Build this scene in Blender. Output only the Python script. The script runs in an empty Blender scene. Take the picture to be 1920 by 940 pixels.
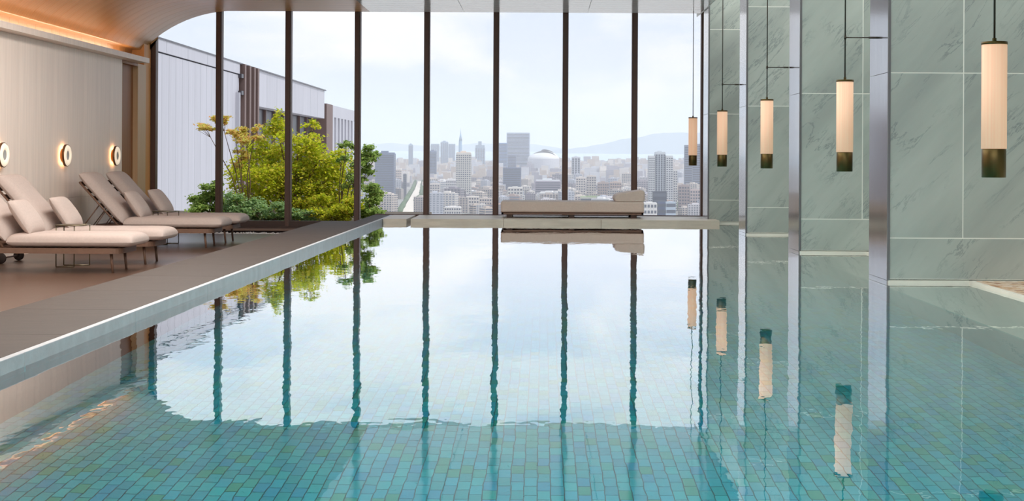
import bpy, bmesh, math, random
from mathutils import Vector, Matrix, Euler, noise as mnoise

SC = bpy.context.scene
COL = SC.collection
R = random.Random(7)

# ------------------------------------------------------------------ camera
F = 2600.0                      # focal length in px of the 1920 wide frame
PX, PY = 1018.0, 298.3          # principal point
TH = math.radians(0.30)         # slight clockwise roll
cam_d = bpy.data.cameras.new('camera')
cam = bpy.data.objects.new('camera', cam_d); COL.objects.link(cam)
cam.location = (0, 0, 1.0)
cam.rotation_euler = (Matrix.Rotation(math.radians(90), 4, 'X') @ Matrix.Rotation(TH, 4, 'Z')).to_euler()
cam_d.sensor_width = 36.0
cam_d.lens = F / 1920 * 36
cam_d.shift_x = (960 - PX) / 1920
cam_d.shift_y = (PY - 470) / 1920
cam_d.clip_start = 0.05; cam_d.clip_end = 60000
SC.camera = cam

# ------------------------------------------------------------------ colour management
vs = SC.view_settings
SC.display_settings.display_device = 'sRGB'
vs.view_transform = 'Standard'; vs.look = 'None'; vs.gamma = 1.0; vs.use_curve_mapping = False
vs.exposure = 0.0

# ------------------------------------------------------------------ node helpers
def newmat(name):
    m = bpy.data.materials.new(name); m.use_nodes = True
    nt = m.node_tree; nt.nodes.clear()
    return m, nt
def N(nt, t, **kw):
    n = nt.nodes.new(t)
    for k, v in kw.items():
        if k in n.inputs: n.inputs[k].default_value = v
        else: setattr(n, k, v)
    return n
def L(nt, a, b): nt.links.new(a, b)
def rgba(c): return (c[0], c[1], c[2], 1.0)
def srgb(r, g, b):
    f = lambda v: (v/255/12.92) if v/255 <= 0.04045 else ((v/255+0.055)/1.055)**2.4
    return (f(r), f(g), f(b))

# ------------------------------------------------------------------ world: hazy sky with soft clouds
world = bpy.data.worlds.new('sky'); SC.world = world; world.use_nodes = True
nt = world.node_tree; nt.nodes.clear()
tc = N(nt, 'ShaderNodeTexCoord')
mp = N(nt, 'ShaderNodeMapping'); mp.inputs['Scale'].default_value = (1.0, 1.0, 2.6); mp.inputs['Location'].default_value = (0.12, 0.0, 0.21)
L(nt, tc.outputs['Generated'], mp.inputs['Vector'])
no = N(nt, 'ShaderNodeTexNoise', Scale=6.5, Detail=9.0, Roughness=0.55, Distortion=0.3)
L(nt, mp.outputs[0], no.inputs['Vector'])
cr = N(nt, 'ShaderNodeValToRGB'); cr.color_ramp.elements[0].position = 0.46; cr.color_ramp.elements[1].position = 0.60
L(nt, no.outputs['Fac'], cr.inputs[0])
sx = N(nt, 'ShaderNodeSeparateXYZ'); L(nt, tc.outputs['Generated'], sx.inputs[0])
gr = N(nt, 'ShaderNodeValToRGB')
e = gr.color_ramp.elements
e[0].position = 0.0; e[0].color = rgba((0.80, 0.84, 0.90))
e[1].position = 0.12; e[1].color = rgba((0.60, 0.68, 0.82))
e2 = e.new(0.045); e2.color = rgba((0.68, 0.75, 0.86))
e3 = e.new(0.8); e3.color = rgba((0.38, 0.56, 0.86))
L(nt, sx.outputs['Z'], gr.inputs[0])
mx = N(nt, 'ShaderNodeMix', data_type='RGBA')
L(nt, cr.outputs[0], mx.inputs[0]); L(nt, gr.outputs[0], mx.inputs[6]); mx.inputs[7].default_value = rgba((0.92, 0.91, 0.925))
bg = N(nt, 'ShaderNodeBackground', Strength=1.24)
L(nt, mx.outputs[2], bg.inputs[0])
wo = N(nt, 'ShaderNodeOutputWorld'); L(nt, bg.outputs[0], wo.inputs[0])

# ------------------------------------------------------------------ sun and interior lights
def area(name, loc, rot, sx_, sy_, power, col=(1, 1, 1), spread=None):
    d = bpy.data.lights.new(name, 'AREA'); d.shape = 'RECTANGLE'; d.size = sx_; d.size_y = sy_
    d.energy = power; d.color = col
    if spread: d.spread = math.radians(spread)
    o = bpy.data.objects.new(name, d); COL.objects.link(o); o.location = loc; o.rotation_euler = [math.radians(a) for a in rot]
    return o
sd = bpy.data.lights.new('sun', 'SUN'); sd.energy = 2.6; sd.angle = math.radians(5); sd.color = (1.0, 0.97, 0.92)
so = bpy.data.objects.new('sun', sd); COL.objects.link(so)
so.rotation_euler = Vector((-0.55, 0.14, -0.83)).to_track_quat('-Z', 'Y').to_euler()
# added area fills below the ceiling: over the pool, behind the camera, lounge
area('pool_fill', (-0.2, 11.4, 3.385), (0, 0, 0), 3.6, 12.0, 260, (1.0, 0.98, 0.96))
area('ceiling_fill', (0.0, 0.0, 3.385), (0, 0, 0), 8.0, 7.0, 520, (1.0, 0.97, 0.93))
area('ceiling_fill', (-3.9, 12.0, 3.385), (0, 0, 0), 1.2, 10.0, 400, (1.0, 0.95, 0.90))
for yy in (10.4, 13.6, 17.1, 20.5):
    area('pier_fill', (3.5, yy, 4.25), (0, 0, 0), 1.4, 1.2, 48, (1.0, 0.98, 0.95))  # added fill ahead of each pier to brighten the marble, no fixture known
# warm strip hidden behind the cornice of the left wall
area('cove_strip', (-6.52, 12.5, 2.50), (180, 0, 0), 0.04, 18.8, 55, (1.0, 0.74, 0.52))

SC.cycles.max_bounces = 10; SC.cycles.diffuse_bounces = 4; SC.cycles.glossy_bounces = 5
SC.cycles.transmission_bounces = 6; SC.cycles.transparent_max_bounces = 12; SC.cycles.volume_bounces = 2
SC.cycles.sample_clamp_indirect = 6.0; SC.cycles.blur_glossy = 0.3
SC.cycles.use_denoising = True

# ------------------------------------------------------------------ px -> world
def uv(x, y):
    dx, dy = x - PX, y - PY
    return dx + TH*dy, dy - TH*dx
def at(x, y, Y):
    a, b = uv(x, y)
    return Vector((a/F*Y, Y, 1.0 - b/F*Y))

# ------------------------------------------------------------------ materials
def principled(name, col, rough=0.6, coatr=0.2, metal=0.0, spec=0.5, var=0.0, vscale=5.0, bump=0.0, bscale=60.0, stretch=(1, 1, 1), emit=None, estr=0.0, randobj=0.0, coat=0.0):
    m, nt = newmat(name)
    p = N(nt, 'ShaderNodeBsdfPrincipled'); o = N(nt, 'ShaderNodeOutputMaterial'); L(nt, p.outputs[0], o.inputs[0])
    p.inputs['Base Color'].default_value = rgba(col); p.inputs['Roughness'].default_value = rough
    p.inputs['Metallic'].default_value = metal; p.inputs['Specular IOR Level'].default_value = spec
    p.inputs['Coat Weight'].default_value = coat
    p.inputs['Coat Roughness'].default_value = coatr
    if emit: p.inputs['Emission Color'].default_value = rgba(emit); p.inputs['Emission Strength'].default_value = estr
    tc = N(nt, 'ShaderNodeTexCoord'); mp = N(nt, 'ShaderNodeMapping'); mp.inputs['Scale'].default_value = stretch
    L(nt, tc.outputs['Object'], mp.inputs['Vector'])
    csock = None
    if var > 0:
        n = N(nt, 'ShaderNodeTexNoise', Scale=vscale, Detail=6.0, Roughness=0.6); L(nt, mp.outputs[0], n.inputs['Vector'])
        mr = N(nt, 'ShaderNodeMapRange'); mr.inputs['From Min'].default_value = 0.3; mr.inputs['From Max'].default_value = 0.7
        mr.inputs['To Min'].default_value = 1 - var; mr.inputs['To Max'].default_value = 1 + var
        L(nt, n.outputs['Fac'], mr.inputs[0]); csock = mr.outputs[0]
    if randobj > 0:
        oi = N(nt, 'ShaderNodeObjectInfo'); mr2 = N(nt, 'ShaderNodeMapRange')
        mr2.inputs['To Min'].default_value = 1 - randobj; mr2.inputs['To Max'].default_value = 1 + randobj
        L(nt, oi.outputs['Random'], mr2.inputs[0])
        if csock:
            mm = N(nt, 'ShaderNodeMath', operation='MULTIPLY'); L(nt, csock, mm.inputs[0]); L(nt, mr2.outputs[0], mm.inputs[1]); csock = mm.outputs[0]
        else: csock = mr2.outputs[0]
    if csock:
        vm = N(nt, 'ShaderNodeVectorMath', operation='SCALE'); vm.inputs[0].default_value = col
        L(nt, csock, vm.inputs['Scale']); L(nt, vm.outputs[0], p.inputs['Base Color'])
    if bump > 0:
        n2 = N(nt, 'ShaderNodeTexNoise', Scale=bscale, Detail=4.0); L(nt, mp.outputs[0], n2.inputs['Vector'])
        b = N(nt, 'ShaderNodeBump', Strength=bump, Distance=0.01); L(nt, n2.outputs['Fac'], b.inputs['Height']); L(nt, b.outputs[0], p.inputs['Normal'])
    return m

M = {}
M['wood_wall'] = principled('wood_wall', srgb(244, 226, 212), 0.45, var=0.07, vscale=3.0, stretch=(9, 9, 0.25), randobj=0.03, bump=0.03, bscale=8)
M['wood_ceiling'] = principled('wood_ceiling', srgb(184, 130, 80), 0.30, spec=0.5, var=0.12, vscale=2.2, stretch=(0.35, 9, 0.35), randobj=0.05)
M['ceiling_pale'] = principled('ceiling_pale', srgb(206, 202, 198), 0.12, spec=0.7, var=0.04, vscale=2.0, stretch=(0.3, 6, 0.3), randobj=0.03, coat=0.3)
M['wood_orange'] = principled('wood_orange', srgb(214, 150, 84), 0.5, var=0.08, vscale=3.0, stretch=(9, 9, 0.3))
M['wood_dark'] = principled('wood_dark', srgb(150, 96, 50), 0.5, var=0.12, vscale=3.0, stretch=(9, 9, 0.3))
M['wood_jamb'] = principled('wood_jamb', srgb(205, 170, 130), 0.5, var=0.06, vscale=3.0, stretch=(9, 9, 0.3))
M['mullion'] = principled('mullion_bronze', srgb(84, 58, 47), 0.5, metal=0.0, var=0.06, vscale=2.0)
M['rail_dark'] = principled('rail_dark', srgb(62, 42, 34), 0.55, var=0.08)
M['rail_ledge'] = principled('rail_ledge', srgb(120, 96, 82), 0.55, var=0.08)
M['stone_deck'] = principled('stone_deck', srgb(68, 57, 50), 0.60, spec=0.2, var=0.13, vscale=7.0, stretch=(0.7, 2.2, 1), bump=0.15, bscale=90, randobj=0.035)
M['stone_edge'] = principled('stone_edge', srgb(186, 188, 192), 0.5, var=0.10, vscale=9.0, bump=0.1)
M['ledge'] = principled('ledge_stone', srgb(206, 196, 180), 0.5, var=0.12, vscale=5.0, stretch=(0.6, 1, 3), bump=0.1)
M['lounge_floor'] = principled('lounge_floor', srgb(84, 60, 46), 0.36, spec=0.6, coat=0.3, coatr=0.26, var=0.10, vscale=10.0, bump=0.10, bscale=120)
M['frame_brown'] = principled('chaise_frame', srgb(112, 84, 68), 0.5, var=0.10, vscale=20)
M['fabric'] = principled('fabric', srgb(188, 172, 164), 0.9, spec=0.2, var=0.05, vscale=40, bump=0.25, bscale=300)
M['fabric2'] = principled('daybed_fabric', srgb(204, 190, 180), 0.85, spec=0.2, var=0.05, vscale=40, bump=0.2, bscale=200)
M['table_metal'] = principled('table_metal', srgb(122, 112, 92), 0.35, metal=0.7, var=0.05)
M['rubber'] = principled('rubber', srgb(50, 38, 34), 0.7)
M['steel'] = principled('brushed_steel', (0.46, 0.455, 0.46), 0.14, metal=1.0, var=0.06, vscale=3.0, stretch=(6, 6, 0.3))
M['steel_shade'] = principled('steel_joint', (0.18, 0.18, 0.19), 0.4, metal=0.6)
M['bronze'] = principled('lamp_bronze', srgb(92, 78, 44), 0.35, metal=0.8, var=0.06, stretch=(20, 20, 0.4))
M['rod'] = principled('lamp_rod', srgb(72, 66, 58), 0.4, metal=0.6)
M['white_strip'] = principled('white_strip', srgb(226, 224, 214), 0.5, var=0.04)
M['grout'] = principled('grout_pale', srgb(236, 238, 230), 0.7)
M['soffit'] = principled('soffit', srgb(215, 214, 210), 0.6)
M['pebble'] = principled('pebble', srgb(222, 215, 206), 0.6, var=0.1)
M['soil'] = principled('soil', srgb(90, 78, 62), 0.9, var=0.2)
M['bark'] = principled('bark', srgb(104, 82, 62), 0.85, var=0.2, vscale=20)
M['sconce_metal'] = principled('sconce_metal', srgb(120, 84, 52), 0.35, metal=0.8)
M['sconce_glow'] = principled('sconce_glow', srgb(240, 228, 210), 0.5, emit=(1.0, 0.80, 0.58), estr=0.55)
M['sconce_core'] = principled('sconce_core', srgb(170, 168, 164), 0.4)

# lamp shade: pleated fabric lit from within
def shade_mat():
    m, nt = newmat('lamp_shade_fabric')
    p = N(nt, 'ShaderNodeBsdfPrincipled', Roughness=0.8); o = N(nt, 'ShaderNodeOutputMaterial'); L(nt, p.outputs[0], o.inputs[0])
    tc = N(nt, 'ShaderNodeTexCoord'); n = N(nt, 'ShaderNodeTexNoise', Scale=1.0, Detail=2.0)
    mp = N(nt, 'ShaderNodeMapping'); mp.inputs['Scale'].default_value = (60, 60, 0.4)
    L(nt, tc.outputs['Object'], mp.inputs[0]); L(nt, mp.outputs[0], n.inputs['Vector'])
    r = N(nt, 'ShaderNodeValToRGB'); r.color_ramp.elements[0].color = rgba(srgb(218, 176, 150)); r.color_ramp.elements[1].color = rgba(srgb(232, 198, 174))
    r.color_ramp.elements[0].position = 0.3; r.color_ramp.elements[1].position = 0.7
    L(nt, n.outputs['Fac'], r.inputs[0]); L(nt, r.outputs[0], p.inputs['Base Color'])
    p.inputs['Emission Color'].default_value = rgba((1.0, 0.62, 0.38)); p.inputs['Emission Strength'].default_value = 0.42
    return m
M['shade'] = shade_mat()

def marble_mat():
    m, nt = newmat('marble_green_grey')
    p = N(nt, 'ShaderNodeBsdfPrincipled', Roughness=0.28); o = N(nt, 'ShaderNodeOutputMaterial'); L(nt, p.outputs[0], o.inputs[0])
    tc = N(nt, 'ShaderNodeTexCoord')
    oi = N(nt, 'ShaderNodeObjectInfo')
    cmb = N(nt, 'ShaderNodeCombineXYZ'); mm = N(nt, 'ShaderNodeMath', operation='MULTIPLY'); mm.inputs[1].default_value = 17.0
    L(nt, oi.outputs['Random'], mm.inputs[0]); L(nt, mm.outputs[0], cmb.inputs[1])
    add = N(nt, 'ShaderNodeVectorMath', operation='ADD'); L(nt, tc.outputs['Object'], add.inputs[0]); L(nt, cmb.outputs[0], add.inputs[1])
    mp = N(nt, 'ShaderNodeMapping'); mp.inputs['Rotation'].default_value = (0, math.radians(48), 0)
    L(nt, add.outputs[0], mp.inputs[0])
    mp2 = N(nt, 'ShaderNodeMapping'); mp2.inputs['Scale'].default_value = (0.28, 1.0, 1.5); mp2.vector_type = 'POINT'
    L(nt, mp.outputs[0], mp2.inputs[0])
    n1 = N(nt, 'ShaderNodeTexNoise', Scale=1.4, Detail=5.0, Roughness=0.55); L(nt, mp2.outputs[0], n1.inputs['Vector'])
    base = N(nt, 'ShaderNodeValToRGB'); el = base.color_ramp.elements
    el[0].position = 0.3; el[0].color = rgba(srgb(150, 158, 154)); el[1].position = 0.72; el[1].color = rgba(srgb(184, 192, 186))
    x = el.new(0.5); x.color = rgba(srgb(168, 177, 171))
    L(nt, n1.outputs['Fac'], base.inputs[0])
    # veins : ridged stretched noise
    n2 = N(nt, 'ShaderNodeTexNoise', Scale=3.6, Detail=10.0, Roughness=0.66, Distortion=0.5); L(nt, mp2.outputs[0], n2.inputs['Vector'])
    s1 = N(nt, 'ShaderNodeMath', operation='SUBTRACT'); s1.inputs[1].default_value = 0.5; L(nt, n2.outputs['Fac'], s1.inputs[0])
    a1 = N(nt, 'ShaderNodeMath', operation='ABSOLUTE'); L(nt, s1.outputs[0], a1.inputs[0])
    r1 = N(nt, 'ShaderNodeMapRange'); r1.inputs['From Min'].default_value = 0.0; r1.inputs['From Max'].default_value = 0.020; r1.inputs['To Min'].default_value = 1.0; r1.inputs['To Max'].default_value = 0.0
    L(nt, a1.outputs[0], r1.inputs[0])
    n3 = N(nt, 'ShaderNodeTexNoise', Scale=2.2, Detail=4.0); L(nt, add.outputs[0], n3.inputs['Vector'])
    r3 = N(nt, 'ShaderNodeMapRange'); r3.inputs['From Min'].default_value = 0.40; r3.inputs['From Max'].default_value = 0.62
    L(nt, n3.outputs['Fac'], r3.inputs[0])
    mu = N(nt, 'ShaderNodeMath', operation='MULTIPLY'); L(nt, r1.outputs[0], mu.inputs[0]); L(nt, r3.outputs[0], mu.inputs[1])
    mu2 = N(nt, 'ShaderNodeMath', operation='MULTIPLY'); mu2.inputs[1].default_value = 0.62; L(nt, mu.outputs[0], mu2.inputs[0])
    mix = N(nt, 'ShaderNodeMix', data_type='RGBA'); L(nt, mu2.outputs[0], mix.inputs[0]); L(nt, base.outputs[0], mix.inputs[6]); mix.inputs[7].default_value = rgba(srgb(96, 108, 112))
    L(nt, mix.outputs[2], p.inputs['Base Color'])
    return m
M['marble'] = marble_mat()

def random_tiles(name, cols, rough):
    m, nt = newmat(name)
    p = N(nt, 'ShaderNodeBsdfPrincipled', Roughness=rough); o = N(nt, 'ShaderNodeOutputMaterial'); L(nt, p.outputs[0], o.inputs[0])
    g = N(nt, 'ShaderNodeNewGeometry'); oi = N(nt, 'ShaderNodeObjectInfo')
    a = N(nt, 'ShaderNodeMath', operation='ADD'); L(nt, g.outputs['Random Per Island'], a.inputs[0]); L(nt, oi.outputs['Random'], a.inputs[1])
    f = N(nt, 'ShaderNodeMath', operation='FRACT'); L(nt, a.outputs[0], f.inputs[0])
    r = N(nt, 'ShaderNodeValToRGB'); r.color_ramp.interpolation = 'CONSTANT'
    el = r.color_ramp.elements
    while len(el) > 1: el.remove(el[0])
    el[0].position = 0; el[0].color = rgba(cols[0])
    for i, c in enumerate(cols[1:], 1):
        q = el.new(i/len(cols)); q.color = rgba(c)
    L(nt, f.outputs[0], r.inputs[0]); L(nt, r.outputs[0], p.inputs['Base Color'])
    return m
TEAL = [(0.008, 0.506, 0.616), (0.007, 0.418, 0.549), (0.014, 0.561, 0.605), (0.01, 0.462, 0.582), (0.056, 0.429, 0.336), (0.007, 0.407, 0.605), (0.014, 0.528, 0.582), (0.01, 0.462, 0.526), (0.035, 0.484, 0.448), (0.01, 0.506, 0.65), (0.01, 0.44, 0.493), (0.01, 0.484, 0.56)]
M['pool_tile'] = random_tiles('pool_tile', TEAL, 0.35)
M['shelf'] = principled('shelf_tile', (0.80, 0.93, 0.82), 0.5, var=0.05, vscale=4)
M['mosaic'] = random_tiles('mosaic_tile', [srgb(222, 200, 176), srgb(206, 176, 150), srgb(228, 210, 190), srgb(196, 150, 96), srgb(212, 190, 170), srgb(172, 128, 100), srgb(224, 206, 184), srgb(216, 192, 160)], 0.4)
M['grout_pool'] = principled('pool_grout', (0.05, 0.27, 0.30), 0.8)
M['pool_wall'] = principled('pool_wall', (0.06, 0.44, 0.45), 0.5, var=0.06, vscale=3)

def glass_mat():
    m, nt = newmat('window_glass')
    t = N(nt, 'ShaderNodeBsdfTransparent'); t.inputs[0].default_value = (0.985, 0.99, 0.99, 1)
    g = N(nt, 'ShaderNodeBsdfGlossy', Roughness=0.0); g.inputs[0].default_value = (1, 1, 1, 1)
    fr = N(nt, 'ShaderNodeFresnel', IOR=1.10)
    mix = N(nt, 'ShaderNodeMixShader'); L(nt, fr.outputs[0], mix.inputs[0]); L(nt, t.outputs[0], mix.inputs[1]); L(nt, g.outputs[0], mix.inputs[2])
    o = N(nt, 'ShaderNodeOutputMaterial'); L(nt, mix.outputs[0], o.inputs[0])
    return m
M['glass'] = glass_mat()

def water_mat():
    m, nt = newmat('pool_water')
    tc = N(nt, 'ShaderNodeTexCoord')
    mp = N(nt, 'ShaderNodeMapping'); mp.inputs['Scale'].default_value = (1.5, 0.8, 1.0); L(nt, tc.outputs['Object'], mp.inputs[0])
    n1 = N(nt, 'ShaderNodeTexNoise', Scale=1.1, Detail=1.0, Roughness=0.4); L(nt, mp.outputs[0], n1.inputs['Vector'])
    n2 = N(nt, 'ShaderNodeTexNoise', Scale=6.0, Detail=2.0, Roughness=0.5); L(nt, mp.outputs[0], n2.inputs['Vector'])
    m2 = N(nt, 'ShaderNodeMath', operation='MULTIPLY'); m2.inputs[1].default_value = 0.22; L(nt, n2.outputs['Fac'], m2.inputs[0])
    ad = N(nt, 'ShaderNodeMath', operation='ADD'); L(nt, n1.outputs['Fac'], ad.inputs[0]); L(nt, m2.outputs[0], ad.inputs[1])
    b = N(nt, 'ShaderNodeBump', Strength=1.0, Distance=0.0022); L(nt, ad.outputs[0], b.inputs['Height'])
    g = N(nt, 'ShaderNodeBsdfGlass', Roughness=0.0, IOR=1.33); g.inputs[0].default_value = (1, 1, 1, 1); L(nt, b.outputs[0], g.inputs['Normal'])
    va = N(nt, 'ShaderNodeVolumeAbsorption', Density=0.42); va.inputs[0].default_value = (0.10, 0.90, 0.93, 1)
    gl = N(nt, 'ShaderNodeBsdfGlossy', Roughness=0.0); gl.inputs[0].default_value = (1, 1, 1, 1); L(nt, b.outputs[0], gl.inputs['Normal'])
    fr0 = N(nt, 'ShaderNodeFresnel', IOR=1.33); L(nt, b.outputs[0], fr0.inputs['Normal'])
    fp = N(nt, 'ShaderNodeMath', operation='POWER'); fp.inputs[1].default_value = 2.0; L(nt, fr0.outputs[0], fp.inputs[0])
    fr = N(nt, 'ShaderNodeMath', operation='MULTIPLY', use_clamp=True); fr.inputs[1].default_value = 2.4; L(nt, fp.outputs[0], fr.inputs[0])
    mix = N(nt, 'ShaderNodeMixShader'); L(nt, fr.outputs[0], mix.inputs[0]); L(nt, g.outputs[0], mix.inputs[1]); L(nt, gl.outputs[0], mix.inputs[2])
    o = N(nt, 'ShaderNodeOutputMaterial'); L(nt, mix.outputs[0], o.inputs[0]); L(nt, va.outputs[0], o.inputs['Volume'])
    return m
M['water'] = water_mat()

def haze_mat():
    m, nt = newmat('city_haze')
    v = N(nt, 'ShaderNodeVolumeScatter', Density=1/7500.0, Anisotropy=0.0); v.inputs[0].default_value = (0.96, 0.97, 1.0, 1)
    o = N(nt, 'ShaderNodeOutputMaterial'); L(nt, v.outputs[0], o.inputs['Volume'])
    return m
M['haze'] = haze_mat()

def leaf_mat(name, cols):
    m, nt = newmat(name)
    g = N(nt, 'ShaderNodeNewGeometry'); r = N(nt, 'ShaderNodeValToRGB'); el = r.color_ramp.elements
    el[0].position = 0; el[0].color = rgba(cols[0]); el[1].position = 1; el[1].color = rgba(cols[-1])
    for i, c in enumerate(cols[1:-1], 1):
        q = el.new(i/(len(cols)-1)); q.color = rgba(c)
    L(nt, g.outputs['Random Per Island'], r.inputs[0])
    for q in el: q.color = [min(1, c*1.35) for c in q.color[:3]] + [1]
    d = N(nt, 'ShaderNodeBsdfDiffuse'); t = N(nt, 'ShaderNodeBsdfTranslucent')
    L(nt, r.outputs[0], d.inputs[0]); L(nt, r.outputs[0], t.inputs[0])
    mix = N(nt, 'ShaderNodeMixShader'); mix.inputs[0].default_value = 0.45; L(nt, d.outputs[0], mix.inputs[1]); L(nt, t.outputs[0], mix.inputs[2])
    o = N(nt, 'ShaderNodeOutputMaterial'); L(nt, mix.outputs[0], o.inputs[0])
    return m
M['leaf_maple'] = leaf_mat('leaf_maple', [srgb(150, 160, 30), srgb(196, 200, 50), srgb(120, 140, 40), srgb(214, 208, 80), srgb(170, 150, 50)])
M['leaf_rust'] = leaf_mat('leaf_rust', [srgb(206, 190, 110), srgb(190, 190, 90), srgb(214, 160, 110), srgb(170, 176, 80)])
M['leaf_green'] = leaf_mat('leaf_green', [srgb(116, 142, 70), srgb(156, 178, 96), srgb(92, 116, 58), srgb(178, 190, 112)])
M['leaf_pale'] = leaf_mat('leaf_pale', [srgb(130, 160, 110), srgb(170, 192, 140), srgb(100, 130, 80), srgb(150, 170, 90)])
M['leaf_dark'] = leaf_mat('leaf_dark', [srgb(80, 104, 70), srgb(110, 130, 80), srgb(96, 120, 90)])
M['clad'] = principled('metal_cladding', srgb(182, 180, 186), 0.45, metal=0.1, var=0.05, vscale=2.0, stretch=(1, 3, 0.2), randobj=0.03)
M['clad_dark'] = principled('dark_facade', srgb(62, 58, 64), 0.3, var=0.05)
M['clad_brown'] = principled('brown_louvre', srgb(110, 88, 82), 0.5, var=0.05)

# ------------------------------------------------------------------ mesh helpers
class MB:
    def __init__(s): s.v = []; s.f = []; s.mi = []; s.mats = []; s.sm = []
    def mat(s, m):
        if m not in s.mats: s.mats.append(m)
        return s.mats.index(m)
    def quad(s, pts, mi=0, sm=False):
        b = len(s.v); s.v += [tuple(p) for p in pts]; s.f.append(tuple(range(b, b+len(pts)))); s.mi.append(mi); s.sm.append(sm)
    def box(s, x0, x1, y0, y1, z0, z1, mi=0, skip='', c=0.0):
        b = len(s.v)
        s.v += [(x0, y0, z0), (x1, y0, z0), (x1, y1, z0), (x0, y1, z0), (x0, y0, z1), (x1, y0, z1), (x1, y1, z1), (x0, y1, z1)]
        fs = {'b': (0, 3, 2, 1), 't': (4, 5, 6, 7), 'f': (0, 1, 5, 4), 'r': (1, 2, 6, 5), 'k': (2, 3, 7, 6), 'l': (3, 0, 4, 7)}
        for k, q in fs.items():
            if k in skip: continue
            s.f.append(tuple(b+i for i in q)); s.mi.append(mi); s.sm.append(False)
    def tube(s, p0, p1, r0, r1=None, n=8, mi=0, caps=True):
        r1 = r0 if r1 is None else r1
        p0 = Vector(p0); p1 = Vector(p1); d = (p1-p0).normalized()
        u = d.orthogonal().normalized(); w = d.cross(u)
        b = len(s.v)
        for p, r in ((p0, r0), (p1, r1)):
            for i in range(n):
                a = 2*math.pi*i/n; s.v.append(tuple(p + u*math.cos(a)*r + w*math.sin(a)*r))
        for i in range(n):
            j = (i+1) % n; s.f.append((b+i, b+j, b+n+j, b+n+i)); s.mi.append(mi); s.sm.append(True)
        if caps:
            s.f.append(tuple(b+i for i in range(n))[::-1]); s.mi.append(mi); s.sm.append(False)
            s.f.append(tuple(b+n+i for i in range(n))); s.mi.append(mi); s.sm.append(False)
    def lathe(s, prof, n=32, mi=0, axis='z', c=(0, 0, 0)):
        b = len(s.v)
        for (r, h) in prof:
            for i in range(n):
                a = 2*math.pi*i/n; x, y = r*math.cos(a), r*math.sin(a)
                if axis == 'z': s.v.append((c[0]+x, c[1]+y, c[2]+h))
                elif axis == 'y': s.v.append((c[0]+x, c[1]+h, c[2]+y))
                else: s.v.append((c[0]+h, c[1]+x, c[2]+y))
        for k in range(len(prof)-1):
            for i in range(n):
                j = (i+1) % n; s.f.append((b+k*n+i, b+k*n+j, b+(k+1)*n+j, b+(k+1)*n+i)); s.mi.append(mi); s.sm.append(True)
    def mesh(s, name, mats):
        me = bpy.data.meshes.new(name); me.from_pydata(s.v, [], s.f)
        for m in (mats if isinstance(mats, (list, tuple)) else [mats]): me.materials.append(m)
        me.polygons.foreach_set('material_index', s.mi); me.polygons.foreach_set('use_smooth', s.sm)
        me.update(); return me
    def build(s, name, mats, parent=None, **kw):
        o = bpy.data.objects.new(name, s.mesh(name, mats)); COL.objects.link(o)
        if parent: o.parent = parent
        for k, v in kw.items(): o[k] = v
        return o
def boxobj(name, mat, x0, x1, y0, y1, z0, z1, parent=None, bev=0.0, **kw):
    m = MB(); m.box(x0, x1, y0, y1, z0, z1); o = m.build(name, mat, parent, **kw)
    if bev:
        b = o.modifiers.new('bevel', 'BEVEL'); b.width = bev; b.segments = 2
    return o
def empty(name, loc=(0, 0, 0), rz=0.0, **kw):
    o = bpy.data.objects.new(name, None); COL.objects.link(o); o.location = loc; o.rotation_euler = (0, 0, rz); o.empty_display_size = 0.1
    for k, v in kw.items(): o[k] = v
    return o
def tag(o, label, cat, group=None, kind=None):
    o['label'] = label; o['category'] = cat
    if group: o['group'] = group
    if kind: o['kind'] = kind
    return o
def copy_tree(o, parent=None):
    c = o.copy(); COL.objects.link(c); c.parent = parent
    if parent: c.matrix_parent_inverse = o.matrix_parent_inverse.copy()
    for ch in list(o.children): copy_tree(ch, c)
    return c
def pillow(mb, lx, ly, h, nx=24, ny=14, a=8, b=6, flat=0.55, M4=None, mi=0, e=0.45, wob=0.004):
    # stuffed cushion with a seam line: x in [-lx/2, lx/2], y likewise; top puffs h above the seam, bottom flat*h
    M4 = M4 or Matrix.Identity(4)
    base = len(mb.v)
    def uu(i, n): 
        t = -math.cos(math.pi*i/n); return t
    for side in (1, -1):
        for i in range(nx+1):
            for j in range(ny+1):
                u, v = uu(i, nx), uu(j, ny)
                hh = max(0.0, (1-abs(u)**a))**e * max(0.0, (1-abs(v)**b))**e
                hh += 0.0
                x = u*lx/2*(1 - 0.02*abs(v)**6); y = v*ly/2*(1 - 0.03*abs(u)**8)
                z = side*h*hh*(1.0 if side > 0 else flat) + wob*mnoise.noise(Vector((x*4, y*4, side*3.0)))*hh
                mb.v.append(tuple(M4 @ Vector((x, y, z))))
    st = (nx+1)*(ny+1)
    for s_, off in ((1, 0), (-1, st)):
        for i in range(nx):
            for j in range(ny):
                q = [base+off+i*(ny+1)+j, base+off+(i+1)*(ny+1)+j, base+off+(i+1)*(ny+1)+j+1, base+off+i*(ny+1)+j+1]
                mb.f.append(tuple(q if s_ > 0 else q[::-1])); mb.mi.append(mi); mb.sm.append(True)

# =================================================================== ROOM
YW = 22.9                       # window plane
ZC = 3.40                       # flat ceiling
XL = -6.44                      # left wall
ZF = -0.22                      # lounge floor
ZD = 0.068                      # pool deck
XP0, XP1 = -2.46, 2.76          # pool left edge, shelf edge on the right

# ---- lounge floor
boxobj('floor', M['lounge_floor'], -7.0, -3.24, -6, 22.15, -0.42, ZF, kind='structure')
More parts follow.
